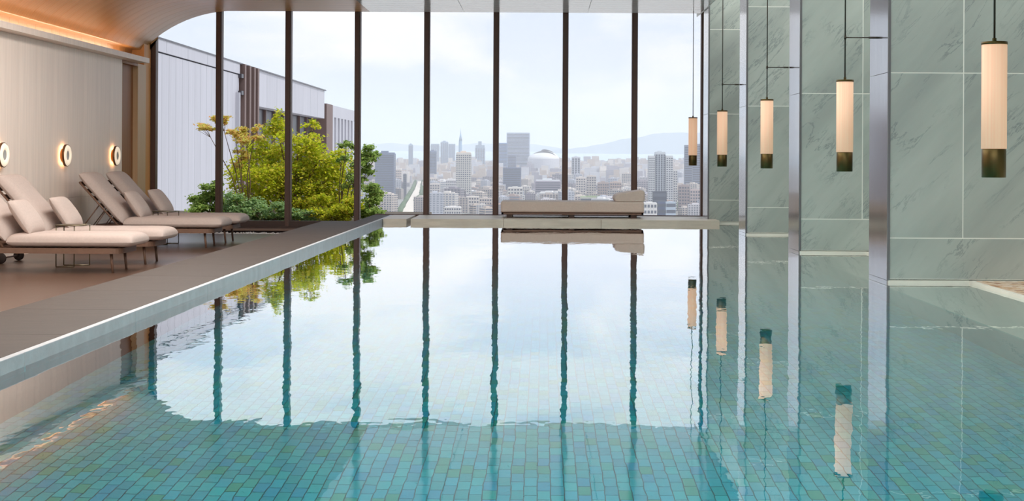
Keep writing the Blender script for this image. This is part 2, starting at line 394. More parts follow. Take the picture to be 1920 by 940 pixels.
# ---- stone deck band between lounge and pool, slab by slab
deck = empty('pool_deck', (0, 0, 0), kind='structure')
slab = MB(); slab.box(-3.24, -2.50, 0, 1.196, 0, 0.05); sme = slab.mesh('stone_slab', M['stone_deck'])
y = -6.0
while y + 1.2 <= 20.06 + 0.5:
    o = bpy.data.objects.new('stone_slab', sme); COL.objects.link(o); o.parent = deck; o.location = (0, y - 0.34 + 0.4, ZD-0.05)
    y += 1.2
last = y + 0.06
boxobj('stone_slab', M['stone_deck'], -2.77, -2.50, last + 0.003, 22.75, ZD-0.05, ZD, deck)
boxobj('deck_base', M['stone_deck'], -3.237, -2.47, -6, last-0.02, -0.42, ZD-0.052, deck)
boxobj('deck_base', M['stone_deck'], -2.767, -2.47, last-0.02, 22.75, -0.42, ZD-0.052, deck)
cp = empty('trim_1', (0, 0, 0), kind='structure')
y = -6.0
while y < 22.7:
    y1 = min(y+1.8, 22.75)
    boxobj('coping_stone', M['stone_edge'], -2.50, XP0, y+0.002, y1-0.002, -0.16, ZD, cp, bev=0.004); y = y1

# ---- ledge before the window (two stones with a channel between)
led = empty('pool_ledge', (0, 0, 0), kind='structure')
boxobj('ledge_stone', M['ledge'], -2.455, -2.09, 21.30, 22.80, -0.35, ZD, led, bev=0.006)
for a, b in ((-2.03, -0.6), (-0.6, 0.9), (0.9, 2.72)):
    boxobj('ledge_stone', M['ledge'], a+0.0015, b-0.0015, 21.30, 22.80, -0.35, ZD, led, bev=0.004)
boxobj('ledge_base', M['ledge'], -2.455, 2.72, 21.42, 22.80, -1.10, -0.02, led)

# ---- pool shell
DEP = -1.10
pool = empty('pool_floor', (0, 0, 0), kind='structure')
boxobj('pool_bed', M['grout_pool'], XP0, XP1, 3.0, 21.45, DEP-0.2, DEP-0.012, pool)
TW, TL = 0.052, 0.115
nc = int((XP1-XP0)/TW)
tm = MB(); tm.box(-TW/2+0.0022, TW/2-0.0022, -TL/2+0.0035, TL/2-0.0035, -0.014, 0.0, skip='b')
tme = tm.mesh('tile', M['pool_tile'])
rest = MB(); cnt = 0
for r_ in range(0, int((21.4-3.0)/TL)+1):
    for c in range(nc):
        x = XP0 + (c+0.5)*TW; yy = 3.0 + (r_+0.5)*TL + (TL/2 if c % 2 else 0)
        ht = 0.0012*R.random()
        if yy > 5.30 and cnt < 300 and -0.40*yy < x < 0.355*yy:
            o = bpy.data.objects.new('tile', tme); COL.objects.link(o); o.parent = pool; o.location = (x, yy, DEP+ht); cnt += 1
        else:
            rest.box(x-TW/2+0.0022, x+TW/2-0.0022, yy-TL/2+0.0035, yy+TL/2-0.0035, DEP-0.014, DEP+ht, skip='b' if yy < 12 else 'bk')
rest.build('tile_field', M['pool_tile'], pool, kind='stuff')
boxobj('pool_side', M['pool_wall'], XP0-0.25, XP0, 2.9, 22.6, DEP-0.2, -0.16, kind='structure')
boxobj('pool_end', M['pool_wall'], XP0, 5.2, 2.8, 3.0, DEP-0.2, 0.0, kind='structure')
boxobj('near_deck', M['stone_deck'], -2.46, 5.2, -6, 3.0, -0.42, ZD, kind='structure')
for k_, lx_ in enumerate((-1.3, 0.95)):
    pl0 = tag(empty('pool_light', (lx_, 3.0, -0.62)), 'round underwater pool light on the near end wall, %s of the middle' % ('left' if k_ == 0 else 'right'), 'pool light')
    m = MB(); m.lathe([(0.0, -0.005), (0.115, -0.005), (0.115, 0.025), (0.09, 0.03)], 28, axis='y'); m.build('bezel', M['steel'], pl0)
    ld = bpy.data.lights.new('pool_light_lamp', 'AREA'); ld.shape = 'DISK'; ld.size = 0.17; ld.energy = 14; ld.color = (0.72, 0.95, 1.0)
    lo_ = bpy.data.objects.new('pool_light_lamp', ld); COL.objects.link(lo_); lo_.parent = pl0; lo_.location = (0, 0.034, 0); lo_.rotation_euler = (math.radians(82), 0, 0)
boxobj('shelf_riser', M['pool_wall'], XP1, XP1+0.02, 3.0, 22.6, DEP-0.2, -0.20, kind='structure')
# submerged shelf at the foot of the piers, and the mosaic deck to its right
XS = 3.49
boxobj('pool_shelf', M['shelf'], XP1+0.02, XS, 3.0, 22.6, DEP-0.2, -0.20, kind='structure')
mos = empty('mosaic_deck', (0, 0, 0), kind='structure')
boxobj('deck_curb', M['white_strip'], XS, XS+0.035, 3.0, 22.6, -0.05, 0.022, mos)
boxobj('curb_face', M['pool_wall'], XS-0.001, XS+0.02, 3.0, 22.6, -0.30, -0.05, mos)
boxobj('deck_slab', M['grout'], XS+0.035, 5.2, 3.0, 22.6, -0.30, 0.010, mos)
ms = 0.048; q = MB(); q.box(-ms/2+0.002, ms/2-0.002, -ms/2+0.002, ms/2-0.002, -0.004, 0.012, skip='b'); qme = q.mesh('mosaic_tile', M['mosaic'])
qn = 0; rest2 = MB()
for j in range(int(4.5/ms)):
    for i in range(int(0.62/ms)):
        x = XS+0.037+(i+0.5)*ms; yy = 8.6+(j+0.5)*ms
        if yy > 11.3: continue
        if yy > 9.9 and x < 4.0 and qn < 300:
            o = bpy.data.objects.new('mosaic_tile', qme); COL.objects.link(o); o.parent = mos; o.location = (x, yy, 0.010); qn += 1
        else: rest2.box(x-ms/2+0.002, x+ms/2-0.002, yy-ms/2+0.002, yy+ms/2-0.002, 0.006, 0.022, skip='b')
rest2.build('mosaic_field', M['mosaic'], mos, kind='stuff')

# ---- the water body
wm = MB(); wm.box(XP0+0.0, XS+0.001, 3.0, 22.55, DEP-0.1, 0.0)
wob = wm.build('pool_water', M['water'], None, kind='structure')

# ---- ceiling: boards running across the room and bending down at the left
def prof():
    pts = [(2.62, ZC)]
    pts += [(-5.05, ZC)]
    Rr = 2.08; cx = -5.05
    for k in range(1, 12):
        a = math.radians(k*3.8); pts.append((cx - Rr*math.sin(a), ZC - Rr*(1-math.cos(a))))
    x0, z0 = pts[-1]
    # tighter bend down to behind the cornice
    Rr2 = 0.30; a0 = math.radians(11*3.8)
    cx2 = x0 + Rr2*math.sin(a0); cz2 = z0 - Rr2*math.cos(a0)
    for k in range(1, 5):
        a = a0 + (math.radians(90)-a0)*k/7; pts.append((cx2 - Rr2*math.sin(a), cz2 + Rr2*math.cos(a)))
    xl_ = pts[-1][0]; pts += [(xl_-0.012, 2.74), (xl_-0.15, 2.735), (xl_-0.16, 2.45)]
    return pts
PR = prof()
ceil = empty('ceiling', (0, 0, 0), kind='structure')
BW = 0.30
bm_ = MB()
n = len(PR); g = 0.003; b0 = 0
def board_mesh(P, mat):
    bm_ = MB(); n = len(P)
    rows_ = ((0.0, 0.012), (g, 0.012), (g, 0.0), (BW-g, 0.0), (BW-g, 0.012), (BW, 0.012))
    for (yy, dz) in rows_:
        for i, (x, z) in enumerate(P):
            t = (Vector(P[min(i+1, n-1)]) - Vector(P[max(i-1, 0)])).normalized()
            nx_, nz_ = t.y, -t.x
            if nz_ < 0 or (abs(nz_) < 0.2 and nx_ > 0): nx_, nz_ = -nx_, -nz_
            bm_.v.append((x+nx_*dz, yy, z+nz_*dz))
    # the broad face gets its own vertices so that it shades as one clean curve
    for k in range(len(rows_)-1):
        b = len(bm_.v)
        for r_ in (k, k+1):
            for i in range(n): bm_.v.append(bm_.v[r_*n+i])
        for i in range(n-1):
            bm_.f.append((b+i, b+i+1, b+n+i+1, b+n+i)); bm_.mi.append(0); bm_.sm.append(k == 2)
    bm_.v = bm_.v
    return bm_.mesh('ceiling_board', mat)
XC_ = [-2.85, -1.30, 0.72, 2.57]
wood_b = board_mesh([(XC_[0], ZC)] + PR[1:], M['wood_ceiling'])
pale_b = [board_mesh([(b-0.003, ZC), (a+0.003, ZC)], M['ceiling_pale']) for a, b in zip(XC_, XC_[1:])]
y = -6.0 + 0.2
while y + BW <= 22.95:
    for me in [wood_b] + pale_b:
        o = bpy.data.objects.new('ceiling_board', me); COL.objects.link(o); o.parent = ceil; o.location = (0, y, 0)
    y += BW
boxobj('ceiling_slab', M['soffit'], -8.4, 2.57, -6, 23.3, 3.46, 3.7, ceil)
boxobj('ceiling_edge', M['soffit'], 2.57, 2.584, -6, 23.3, 3.40, 4.3, ceil)
boxobj('trim_8', M['soffit'], 2.59, 5.4, -6, 23.3, 4.28, 4.5, kind='structure')
# slender joint lines between ceiling fields (two seen near the window)
# ---- roof side above the cove and the window head
boxobj('wall_back_cove', M['wood_wall'], -7.0, -6.78, -6, 23.0, -0.42, 3.46, kind='structure')

# ---- left wall: panels
wl = empty('wall_left', (0, 0, 0), kind='structure')
PW = 0.60
hi = MB(); hi.box(-0.03, 0, 0.0015, PW-0.0015, 0.442, 2.485); hme = hi.mesh('wall_panel', M['wood_wall'])
lo = MB(); lo.box(-0.03, 0, 0.0015, PW-0.0015, ZF, 0.439); lme = lo.mesh('wall_panel', M['wood_wall'])
y = 21.2 - PW
while y > -6:
    for me in (hme, lme):
        o = bpy.data.objects.new('wall_panel', me); COL.objects.link(o); o.parent = wl; o.location = (XL, y, 0)
    y -= PW
boxobj('wall_core', M['wood_dark'], -6.78, XL-0.03, -6, 21.2, -0.42, 2.45, wl)
# dark doorway niche, pale jamb and the return beside the window
dn = empty('door_1', (XL, 21.6, ZF), kind='structure')
boxobj('door_leaf', M['wood_dark'], -0.12, -0.08, -0.40, 0.43, 0.0, 2.70, dn)
boxobj('door_head', M['wood_dark'], -0.34, 0.0, -0.40, 0.43, 2.66, 2.70, dn)
boxobj('door_edge', M['wood_jamb'], -0.12, 0.0, -0.40, -0.385, 0.0, 2.66, dn)
wj = empty('trim_2', (0, 0, 0), kind='structure')
boxobj('jamb_panel', M['wood_jamb'], -6.78, XL, 22.03, 22.47, ZF, 2.485, wj)
boxobj('jamb_return', M['wood_orange'], -6.78, XL-0.03, 22.47, 22.85, -0.42, 2.95, wj)
# cornice hiding the cove light
co = empty('trim_3', (0, 0, 0), kind='structure')
y = -6.0
while y < 22.0:
    y1 = min(y+2.0, 22.02)
    m = MB(); m.box(XL-0.03, -6.25, y+0.001, y1-0.001, 2.487, 2.515); m.box(-6.275, -6.25, y+0.001, y1-0.001, 2.515, 2.565)
    m.build('cornice_board', M['wood_wall'], co); y = y1

# ---- window wall
MX = [-5.352 + 1.1433*i for i in range(8)]
for i, x in enumerate(MX):
    zb = -0.13 if x < -2.8 else ZD
    m = MB(); m.box(x-0.047, x+0.047, YW-0.05, YW+0.10, zb, ZC+0.10); m.box(x-0.030, x+0.030, YW-0.075, YW-0.05, zb, ZC)
    m.build('window_mullion', M['mullion'], None, kind='structure')
m = MB(); m.box(-6.80, -6.39, YW-0.04, YW+0.10, -0.13, 3.06); m.build('window_mullion', M['mullion'], None, kind='structure')
edges = [-6.39] + MX
for i in range(8):
    a, b = edges[i] + (0.047 if i else 0), edges[i+1]-0.047
    zb = -0.05 if i < 3 else ZD
    m = MB()
    if i == 0:
        pts = [(a, zb), (b, zb)] + [(px, pz) for px, pz in PR if a < px < b][::1]
        pts = [(a, zb), (b, zb), (b, 3.40)] + [(px, pz) for px, pz in PR if a < px < b] + [(a, 3.03)]
        m.f.append(tuple(range(len(pts)))); m.v = [(p[0], YW+0.02, p[1]) for p in pts]; m.mi.append(0); m.sm.append(False)
    else:
        m.quad([(a, YW+0.02, zb), (b, YW+0.02, zb), (b, YW+0.02, 3.40), (a, YW+0.02, 3.40)])
    m.build('window_%d' % (i+1), M['glass'], None, kind='structure')
boxobj('trim_4', M['rail_dark'], -6.46, -2.77, YW-0.06, YW+0.10, -0.13, -0.045, kind='structure')
boxobj('trim_5', M['rail_ledge'], -6.46, -2.77, YW-0.20, YW+0.12, -0.20, -0.165, kind='structure')
boxobj('window_curb', M['rail_dark'], -6.46, -2.77, YW-0.10, YW+0.10, -0.42, -0.13, kind='structure')
boxobj('gutter', M['rail_dark'], -6.78, -2.77, 22.15, YW-0.1, -0.46, -0.36, kind='structure')
boxobj('trim_6', M['mullion'], -2.77, 2.70, YW-0.03, YW+0.05, 0.0, ZD+0.01, kind='structure')
boxobj('window_curb', M['rail_dark'], -2.77, 5.2, YW-0.03, YW+0.12, -1.1, -0.0, kind='structure')
# arched reveal closing the end of the cove
m = MB()
pts = [(px, pz) for px, pz in PR if px < -6.30]
poly = pts + [(XL-0.02, 2.45), (XL-0.02, 3.0)]
m.v = [(p[0], YW-0.10, p[1]) for p in poly]; m.f.append(tuple(range(len(poly)))); m.mi.append(0); m.sm.append(False)
m.build('trim_7', M['wood_jamb'], None, kind='structure')

# ---- right wall beyond the piers
boxobj('wall_right', M['marble'], 5.2, 5.4, -6, 23.2, -0.3, 4.5, kind='structure')

# ---- marble piers
fins = [(2.83, 11.35), (2.77, 14.93), (2.72, 18.52), (2.60, 21.78), (2.83, 7.76)]
fl = ['marble pier standing nearest in view, at the right edge of the photo',
      'second marble pier back from the right edge, behind the brightest near lamp',
      'third marble pier back, between two small pendant lamps',
      'farthest marble pier, right beside the glass window wall',
      'marble pier standing nearer than the photo frame']
for k, (fx, fy) in enumerate(fins):
    if k == 4:
        continue
    root = tag(empty('marble_pier', (fx, fy, 0)), fl[k], 'pier', 'marble piers along the right side of the pool')
    vx = 3.44 - fx
    G = 0.0045
    T = 0.62
    xr = 2.3
    rows = [(0.03, 0.368, [(0.0, xr)]), (0.368, 1.722, [(0.0, vx), (vx, xr)]), (1.722, 3.05, [(0.0, vx), (vx, xr)]), (3.05, 4.27, [(0.0, xr)])]
    core = MB(); core.box(0.02, xr, 0.022, T-0.01, -0.30, 4.27); core.box(0.006, xr, 0.0018, 0.022, 0.03, 4.27, 1)
    core.build('pier_core', [M['marble'], M['grout']], root)
    for z0, z1, cols in rows:
        for a, b in cols:
            o = boxobj('marble_slab', M['marble'], a+G, b-G, 0.0, 0.02, z0+G, z1-G, root)
    boxobj('skirting_strip', M['white_strip'], 0.0, xr, -0.012, 0.02, -0.02, 0.022, root)
    # polished steel side facing the pool, in sheets
    for z0, z1 in ((-0.28, 0.02), (0.023, 1.722), (1.726, 4.27)):
        boxobj('steel_sheet', M['steel'], -0.012, 0.006, 0.0, T, z0, z1, root)
    boxobj('steel_trim', M['steel_shade'], -0.008, 0.012, -0.006, 0.0, 0.02, 4.27, root)

# =================================================================== PENDANT LAMPS
lamps = [(2.585, 7.95), (2.560, 11.77), (2.517, 15.60), (2.480, 19.20), (2.415, 22.35)]
ll = ['tall tube pendant lamp hanging nearest, in front of the nearest marble pier',
      'tube pendant lamp braced to the steel side of the nearest marble pier',
      'tube pendant lamp hanging in front of the third pier, braced to the second pier',
      'small tube pendant lamp in front of the farthest marble pier',
      'farthest and smallest tube pendant lamp, hanging against the window glass']
def make_lamp():
    root = empty('pendant_lamp', (0, 0, 0))
    r = 0.0705
    m = MB(); m.lathe([(0.0, 0.165), (r, 0.165), (r, 0.77), (0.0, 0.77)], 40); m.build('lamp_shade', M['shade'], root)
    m = MB(); m.lathe([(0.0, 0.0), (r-0.006, 0.0), (r-0.003, 0.002), (r-0.003, 0.16), (r-0.006, 0.165), (0, 0.165)], 40); m.build('lamp_base', M['bronze'], root)
    m = MB(); m.lathe([(r+0.001, 0.762), (r+0.003, 0.762), (r+0.003, 0.778), (0.012, 0.780), (0.012, 0.80), (0, 0.80)], 40); m.build('lamp_cap', M['bronze'], root)
    m = MB(); m.tube((0, 0, 0.79), (0, 0, ZC+0.87-0.91), 0.006, n=10); m.build('rod', M['rod'], root)
    return root
proto = make_lamp()
for i, (x, y) in enumerate(lamps):
    o = proto if i == 0 else copy_tree(proto)
    o.location = (x, y, 0.907)
    tag(o, ll[i], 'lamp', 'tube pendant lamps along the pool')
    if x > 2.4 and i < 4:
        fx = [2.95, 2.83, 2.77, 2.72][i] if i else 2.80
        zr = 2.045 - 0.907
        if i:
            bl = fx - x
            m = MB(); m.tube((0, 0, zr), (bl-0.07, 0, zr), 0.0045, n=8); m.tube((bl-0.07, 0, zr), (bl-0.012, 0, zr), 0.009, n=10)
            m.lathe([(0.0, -0.015), (0.011, -0.015), (0.011, 0.015), (0.0, 0.015)], 12, c=(0, 0, zr))
            m.build('brace', M['rod'], o)

# =================================================================== WALL SCONCES
sl = ['ring sconce cut off at the left edge of the photo', 'ring sconce in the middle of the wood wall, second from the window', 'ring sconce closest to the dark doorway beside the window']
def make_sconce():
    root = empty('wall_sconce', (0, 0, 0))
    m = MB(); m.lathe([(0.0, 0.0), (0.09, 0.0), (0.09, 0.04), (0.0, 0.04)], 32, axis='x'); m.build('mount', M['sconce_metal'], root)
    m = MB(); m.lathe([(0.0, 0.04), (0.148, 0.04), (0.148, 0.068), (0.143, 0.072), (0.138, 0.068)], 40, axis='x'); m.build('rim', M['sconce_metal'], root)
    m = MB(); m.lathe([(0.140, 0.069), (0.128, 0.082), (0.09, 0.086), (0.068, 0.080), (0.062, 0.072)], 40, axis='x'); m.build('light_ring', M['sconce_glow'], root)
    m = MB(); m.lathe([(0.062, 0.073), (0.03, 0.070), (0.0, 0.070)], 32, axis='x'); m.build('centre_disc', M['sconce_core'], root)
    return root
proto = make_sconce()
for i, y in enumerate((16.40, 18.58, 20.75)):
    o = proto if i == 0 else copy_tree(proto)
    o.location = (XL+0.001, y, 1.015)
    tag(o, sl[i], 'wall lamp', 'ring sconces on the wood wall')
    ld = bpy.data.lights.new('sconce_glow', 'AREA'); ld.shape = 'DISK'; ld.size = 0.27; ld.energy = 1.6; ld.color = (1.0, 0.55, 0.25)
    lo_ = bpy.data.objects.new('sconce_glow', ld); COL.objects.link(lo_); lo_.parent = o; lo_.location = (0.037, 0, 0); lo_.rotation_euler = (0, math.radians(90), 0)

# =================================================================== CHAISES
def make_chaise():
    root = empty('chaise_longue', (0, 0, 0))
    W = 0.31
    # frame: side rails, rounded foot, cross slats
    m = MB()
    for s in (-1, 1): m.box(-1.93, -0.12, s*W-0.018, s*W+0.018, 0.205, 0.262)
    m.box(-0.036, 0.0, -W+0.10, W-0.10, 0.205, 0.262)
    for s in (-1, 1):
        prev = None
        for k in range(0, 7):
            a = math.radians(90*k/6); c = (-0.12, s*(W-0.102))
            po = (c[0]+0.12*math.sin(a), c[1]+s*0.12*math.cos(a)); pi_ = (c[0]+0.084*math.sin(a), c[1]+s*0.084*math.cos(a))
            if prev:
                (a0, a1), (b0, b1) = prev, (po, pi_)
                for z0, z1 in ((0.205, 0.262),):
                    m.quad([(a0[0], a0[1], z0), (b0[0], b0[1], z0), (b0[0], b0[1], z1), (a0[0], a0[1], z1)])
                    m.quad([(a1[0], a1[1], z0), (b1[0], b1[1], z0), (b1[0], b1[1], z1), (a1[0], a1[1], z1)])
                    m.quad([(a0[0], a0[1], z1), (b0[0], b0[1], z1), (b1[0], b1[1], z1), (a1[0], a1[1], z1)])
                    m.quad([(a0[0], a0[1], z0), (b0[0], b0[1], z0), (b1[0], b1[1], z0), (a1[0], a1[1], z0)])
            prev = (po, pi_)
    m.box(-1.93, -1.895, -W, W, 0.205, 0.262)
    m.build('frame', M['frame_brown'], root)
    for k in range(9):
        x = -0.10 - k*0.135
        boxobj('slat', M['frame_brown'], x-0.05, x, -W+0.018, W-0.018, 0.235, 0.255, root)
    for s in (-1, 1):
        m = MB(); m.tube((-0.13, s*0.235, 0.21), (-0.11, s*0.235, 0.0), 0.017, 0.013, n=10); m.build('leg', M['frame_brown'], root)
    m = MB()
    for s in (-1, 1): m.tube((-1.72, s*0.235, 0.21), (-1.74, s*0.235, 0.075), 0.013, n=8)
    m.tube((-1.74, -0.26, 0.06), (-1.74, 0.26, 0.06), 0.009, n=8)
    m.build('axle', M['frame_brown'], root)
    for s in (-1, 1):
        m = MB(); m.lathe([(0.0, -0.018), (0.052, -0.018), (0.06, -0.010), (0.06, 0.010), (0.052, 0.018), (0.0, 0.018)], 24, axis='y', c=(-1.74, s*0.27, 0.06)); m.build('wheel', M['rubber'], root)
    # seat cushion
    m = MB(); pillow(m, 1.34, 0.68, 0.095, nx=36, a=14, b=7, flat=0.55, M4=Matrix.Translation((-0.545, 0, 0.322)), e=0.42)
    m.build('seat_cushion', M['fabric'], root)
    # back
    ang = math.radians(48)
    hx, hz = -1.245, 0.285
    d = Vector((-math.cos(ang), 0, math.sin(ang))); nrm = Vector((math.sin(ang), 0, math.cos(ang)))
    def onb(t, s, h): return Vector((hx, 0, hz)) + d*t + Vector((0, s, 0)) + nrm*h
    m = MB()
    for s in (-1, 1): m.tube(onb(-0.02, s*0.30, -0.01), onb(0.80, s*0.30, -0.01), 0.014, n=8)
    for t in (0.02, 0.80): m.tube(onb(t, -0.30, -0.01), onb(t, 0.30, -0.01), 0.014, n=8)
    for k in range(6):
        t = 0.09+k*0.13
        p = [onb(t, -0.29, -0.004), onb(t+0.07, -0.29, -0.004), onb(t+0.07, 0.29, -0.004), onb(t, 0.29, -0.004)]
        m.quad(p)
        m.quad([v - nrm*0.012 for v in p][::-1])
    m.build('back_frame', M['frame_brown'], root)
    Mb = Matrix.Translation(onb(0.45, 0, 0.062)) @ Matrix.Rotation(ang, 4, 'Y')
    m = MB(); pillow(m, 0.89, 0.68, 0.10, nx=28, a=7, b=6, flat=0.55, M4=Mb, e=0.52); m.build('back_cushion', M['fabric'], root)
    m = MB()
    for s in (-1, 1):
        m.tube(onb(0.42, s*0.22, -0.02), (-1.78, s*0.22, 0.262), 0.008, n=8)
        m.tube(onb(0.30, s*0.22, -0.02), (-1.62, s*0.22, 0.262), 0.006, n=8)
    m.tube((-1.78, -0.22, 0.262), (-1.78, 0.22, 0.262), 0.008, n=8)
    m.build('strut', M['frame_brown'], root)
    return root
proto = make_chaise()
XF = -4.40
yc = [14.80, 15.99, 18.83, 19.97]
cl = ['taupe chaise longue nearest the camera, cut off by the left edge of the photo',
      'second taupe chaise longue from the camera, its back under the left sconce area',
      'third taupe chaise longue from the camera, front one of the pair near the window',
      'taupe chaise longue closest to the window, rearmost of the four']
pl_ = ['taupe lumbar pillow on the chaise cut off by the left edge', 'taupe lumbar pillow on the second chaise from the camera',
       'taupe lumbar pillow on the front chaise of the pair near the window', 'taupe lumbar pillow on the chaise closest to the window']
for i, y in enumerate(yc):
    o = proto if i == 0 else copy_tree(proto)
    o.location = (XF, y, ZF)
    tag(o, cl[i], 'sun lounger', 'chaise longues beside the pool')
for i, y in enumerate(yc):
    m = MB(); pillow(m, 0.42, 0.52, 0.075, nx=18, ny=18, a=4, b=5, flat=0.9, M4=Matrix.Identity(4), e=0.6, wob=0.01)
    p = m.build('lumbar_pillow', M['fabric']); p.location = (XF-1.10+R.uniform(-.01, .01), y+R.uniform(-.02, .02), ZF+0.575); p.rotation_euler = (0, math.radians(56), math.radians(R.uniform(-3, 3)))
    tag(p, pl_[i], 'cushion', 'lumbar pillows on the chaises')
# ---- little tables between the chaises
def make_table():
    root = empty('side_table', (0, 0, 0))
    m = MB(); m.box(0, 0.30, -0.13, 0.13, 0.455, 0.462); m.build('table_top', M['table_metal'], root)
    m = MB()
    for a, b in (((0, -0.13), (0.30, -0.13)), ((0.30, -0.13), (0.30, 0.13)), ((0.30, 0.13), (0, 0.13)), ((0, 0.13), (0, -0.13))):
        m.tube((a[0], a[1], 0.460), (b[0], b[1], 0.460), 0.007, n=8)
    m.build('rim', M['table_metal'], root)
    for (x, y) in ((0.005, -0.125), (0.295, 0.125), (0.205, -0.125), (0.005, 0.125)):
        m = MB(); m.tube((x, y, 0.455), (x, y, 0.006), 0.006, n=8); m.build('leg', M['table_metal'], root)
    for (xb_, yb_) in ((0.205, -0.125), (0.295, 0.125)):
        m = MB(); m.tube((0.005, yb_, 0.006), (xb_, yb_, 0.006), 0.006, n=8); m.build('foot_bar', M['table_metal'], root)
    return root
tproto = make_table()
for i, (x, y, lb) in enumerate(((-5.36, 15.39, 'thin bronze side table between the two chaises nearest the camera'), (-5.42, 19.40, 'thin bronze side table between the two chaises near the window'))):
    o = tproto if i == 0 else copy_tree(tproto)
    o.location = (x, y, ZF); tag(o, lb, 'side table', 'side tables between chaises')

# =================================================================== DAYBED
db = tag(empty('daybed', (0, 22.22, ZD)), 'low taupe daybed on the stone ledge before the window', 'daybed')
x0, x1 = (940-1018)/F*22.0, (1207-1018)/F*22.0
y0, y1 = -0.36, 0.36
m = MB()
m.box(x0+0.01, x1-0.01, y0, y0+0.03, 0.055, 0.088); m.box(x0+0.01, x1-0.01, y1-0.03, y1, 0.055, 0.088)
m.box(x0+0.01, x0+0.04, y0, y1, 0.055, 0.088); m.box(x1-0.04, x1-0.01, y0, y1, 0.055, 0.088); m.box(x0+0.01, x1-0.01, y0, y1, 0.080, 0.090)
m.build('frame', M['frame_brown'], db)
for xx in (956, 1072, 1188):
    xc = (xx-1018)/F*22.0
    for s in (-1, 1):
        boxobj('leg', M['rail_dark'], xc-0.045, xc+0.045, s*0.29-0.05, s*0.29+0.05, 0.0, 0.056, db)
mt = boxobj('mattress', M['fabric2'], x0, x1, y0-0.01, y1+0.01, 0.090, 0.262, db, bev=0.025)
bo = boxobj('piping', M['frame_brown'], x0-0.001, x1+0.001, y0-0.012, y1+0.012, 0.088, 0.098, mt)
# wedge headrest
m = MB()
a0, a1 = (1152-1018)/F*22.0, (1207-1018)/F*22.0
prof_ = [(a0+0.015, 0.262), (a1, 0.262), (a1+0.012, 0.30), (a1+0.01, 0.425), (a1-0.02, 0.447), (a0+0.30, 0.428), (a0+0.10, 0.398), (a0+0.02, 0.365), (a0-0.005, 0.315)]
k = len(prof_)
for yy in (y0, y0+0.02, y1-0.02, y1):
    sc = 0.93 if yy in (y0, y1) else 1.0
    cx = sum(p[0] for p in prof_)/k; cz = sum(p[1] for p in prof_)/k
    for px, pz in prof_: m.v.append((cx+(px-cx)*sc, yy, max(0.262, cz+(pz-cz)*sc)))
for r_ in range(3):
    for i in range(k):
        j = (i+1) % k; m.f.append((r_*k+i, r_*k+j, (r_+1)*k+j, (r_+1)*k+i)); m.mi.append(0); m.sm.append(False)
m.f.append(tuple(range(k))[::-1]); m.mi.append(0); m.sm.append(False); m.f.append(tuple(range(3*k, 4*k))); m.mi.append(0); m.sm.append(False)
hr = m.build('headrest', M['fabric2'], db)
bv = hr.modifiers.new('bevel', 'BEVEL'); bv.width = 0.012; bv.segments = 2

# ---- white pebbles in the strip by the window
m = MB()
for i in range(900):
    x = R.uniform(-6.3, -3.3); y = R.uniform(22.15, 22.62); z = -0.245 + R.random()*0.02; r = R.uniform(0.012, 0.028)
    b = len(m.v); sx_, sy_, sz_ = r*R.uniform(.8, 1.3), r*R.uniform(.8, 1.3), r*R.uniform(.5, .8)
    for (u, v, w) in ((1, 0, 0), (0, 1, 0), (-1, 0, 0), (0, -1, 0), (0, 0, 1), (0, 0, -1)): m.v.append((x+u*sx_, y+v*sy_, z+w*sz_))
    for a_, b_ in ((0, 1), (1, 2), (2, 3), (3, 0)):
        m.f.append((b+a_, b+b_, b+4)); m.mi.append(0); m.sm.append(True); m.f.append((b+b_, b+a_, b+5)); m.mi.append(0); m.sm.append(True)
tag(m.build('white_pebbles', M['pebble']), 'white pebbles filling the strip at the foot of the window', 'pebbles', kind='stuff')
boxobj('pebble_bed', M['pebble'], -6.4, -3.24, 22.15, 22.65, -0.36, -0.25, kind='structure')

# =================================================================== GARDEN OUTSIDE
boxobj('planter_ground', M['soil'], -9.0, -2.4, YW+0.12, 30.0, -0.60, -0.16, kind='structure')
def leafmesh(blobs, n, size, Y0, seed, spread=1.0):
    rr = random.Random(seed); m = MB(); tot = sum(b[2]*b[3]*b[5] for b in blobs)
    for (bx, by, rx, ry, dd, wgt) in blobs:
        c = at(bx, by, Y0+dd); k = int(n*rx*ry*wgt/tot); s = (Y0+dd)/F
        # sub-clumps so the foliage reads as tufts
        cl_ = []
        for _ in range(max(4, int(rx*ry/55))):
            while True:
                u, v, w = rr.uniform(-1, 1), rr.uniform(-1, 1), rr.uniform(-1, 1)
                if u*u+v*v+w*w < 1: break
            cl_.append((u, v, w))
        for _ in range(k):
            u, v, w = rr.choice(cl_)
            p = c + Vector(((u + rr.gauss(0, .22))*rx*s, (w+rr.gauss(0, .25))*min(rx, 60)*s*spread, (v+rr.gauss(0, .17))*ry*s))
            q = Euler((rr.uniform(-0.9, 0.9), rr.uniform(-0.9, 0.9), rr.uniform(0, 6.28))).to_matrix()
            z = size*rr.uniform(.6, 1.3)
            m.quad([p + q@Vector(t)*z for t in ((0, -.5, 0), (.32, -.1, .05), (.22, .25, .04), (0, .55, 0), (-.22, .25, .04), (-.32, -.1, .05))])
    return m
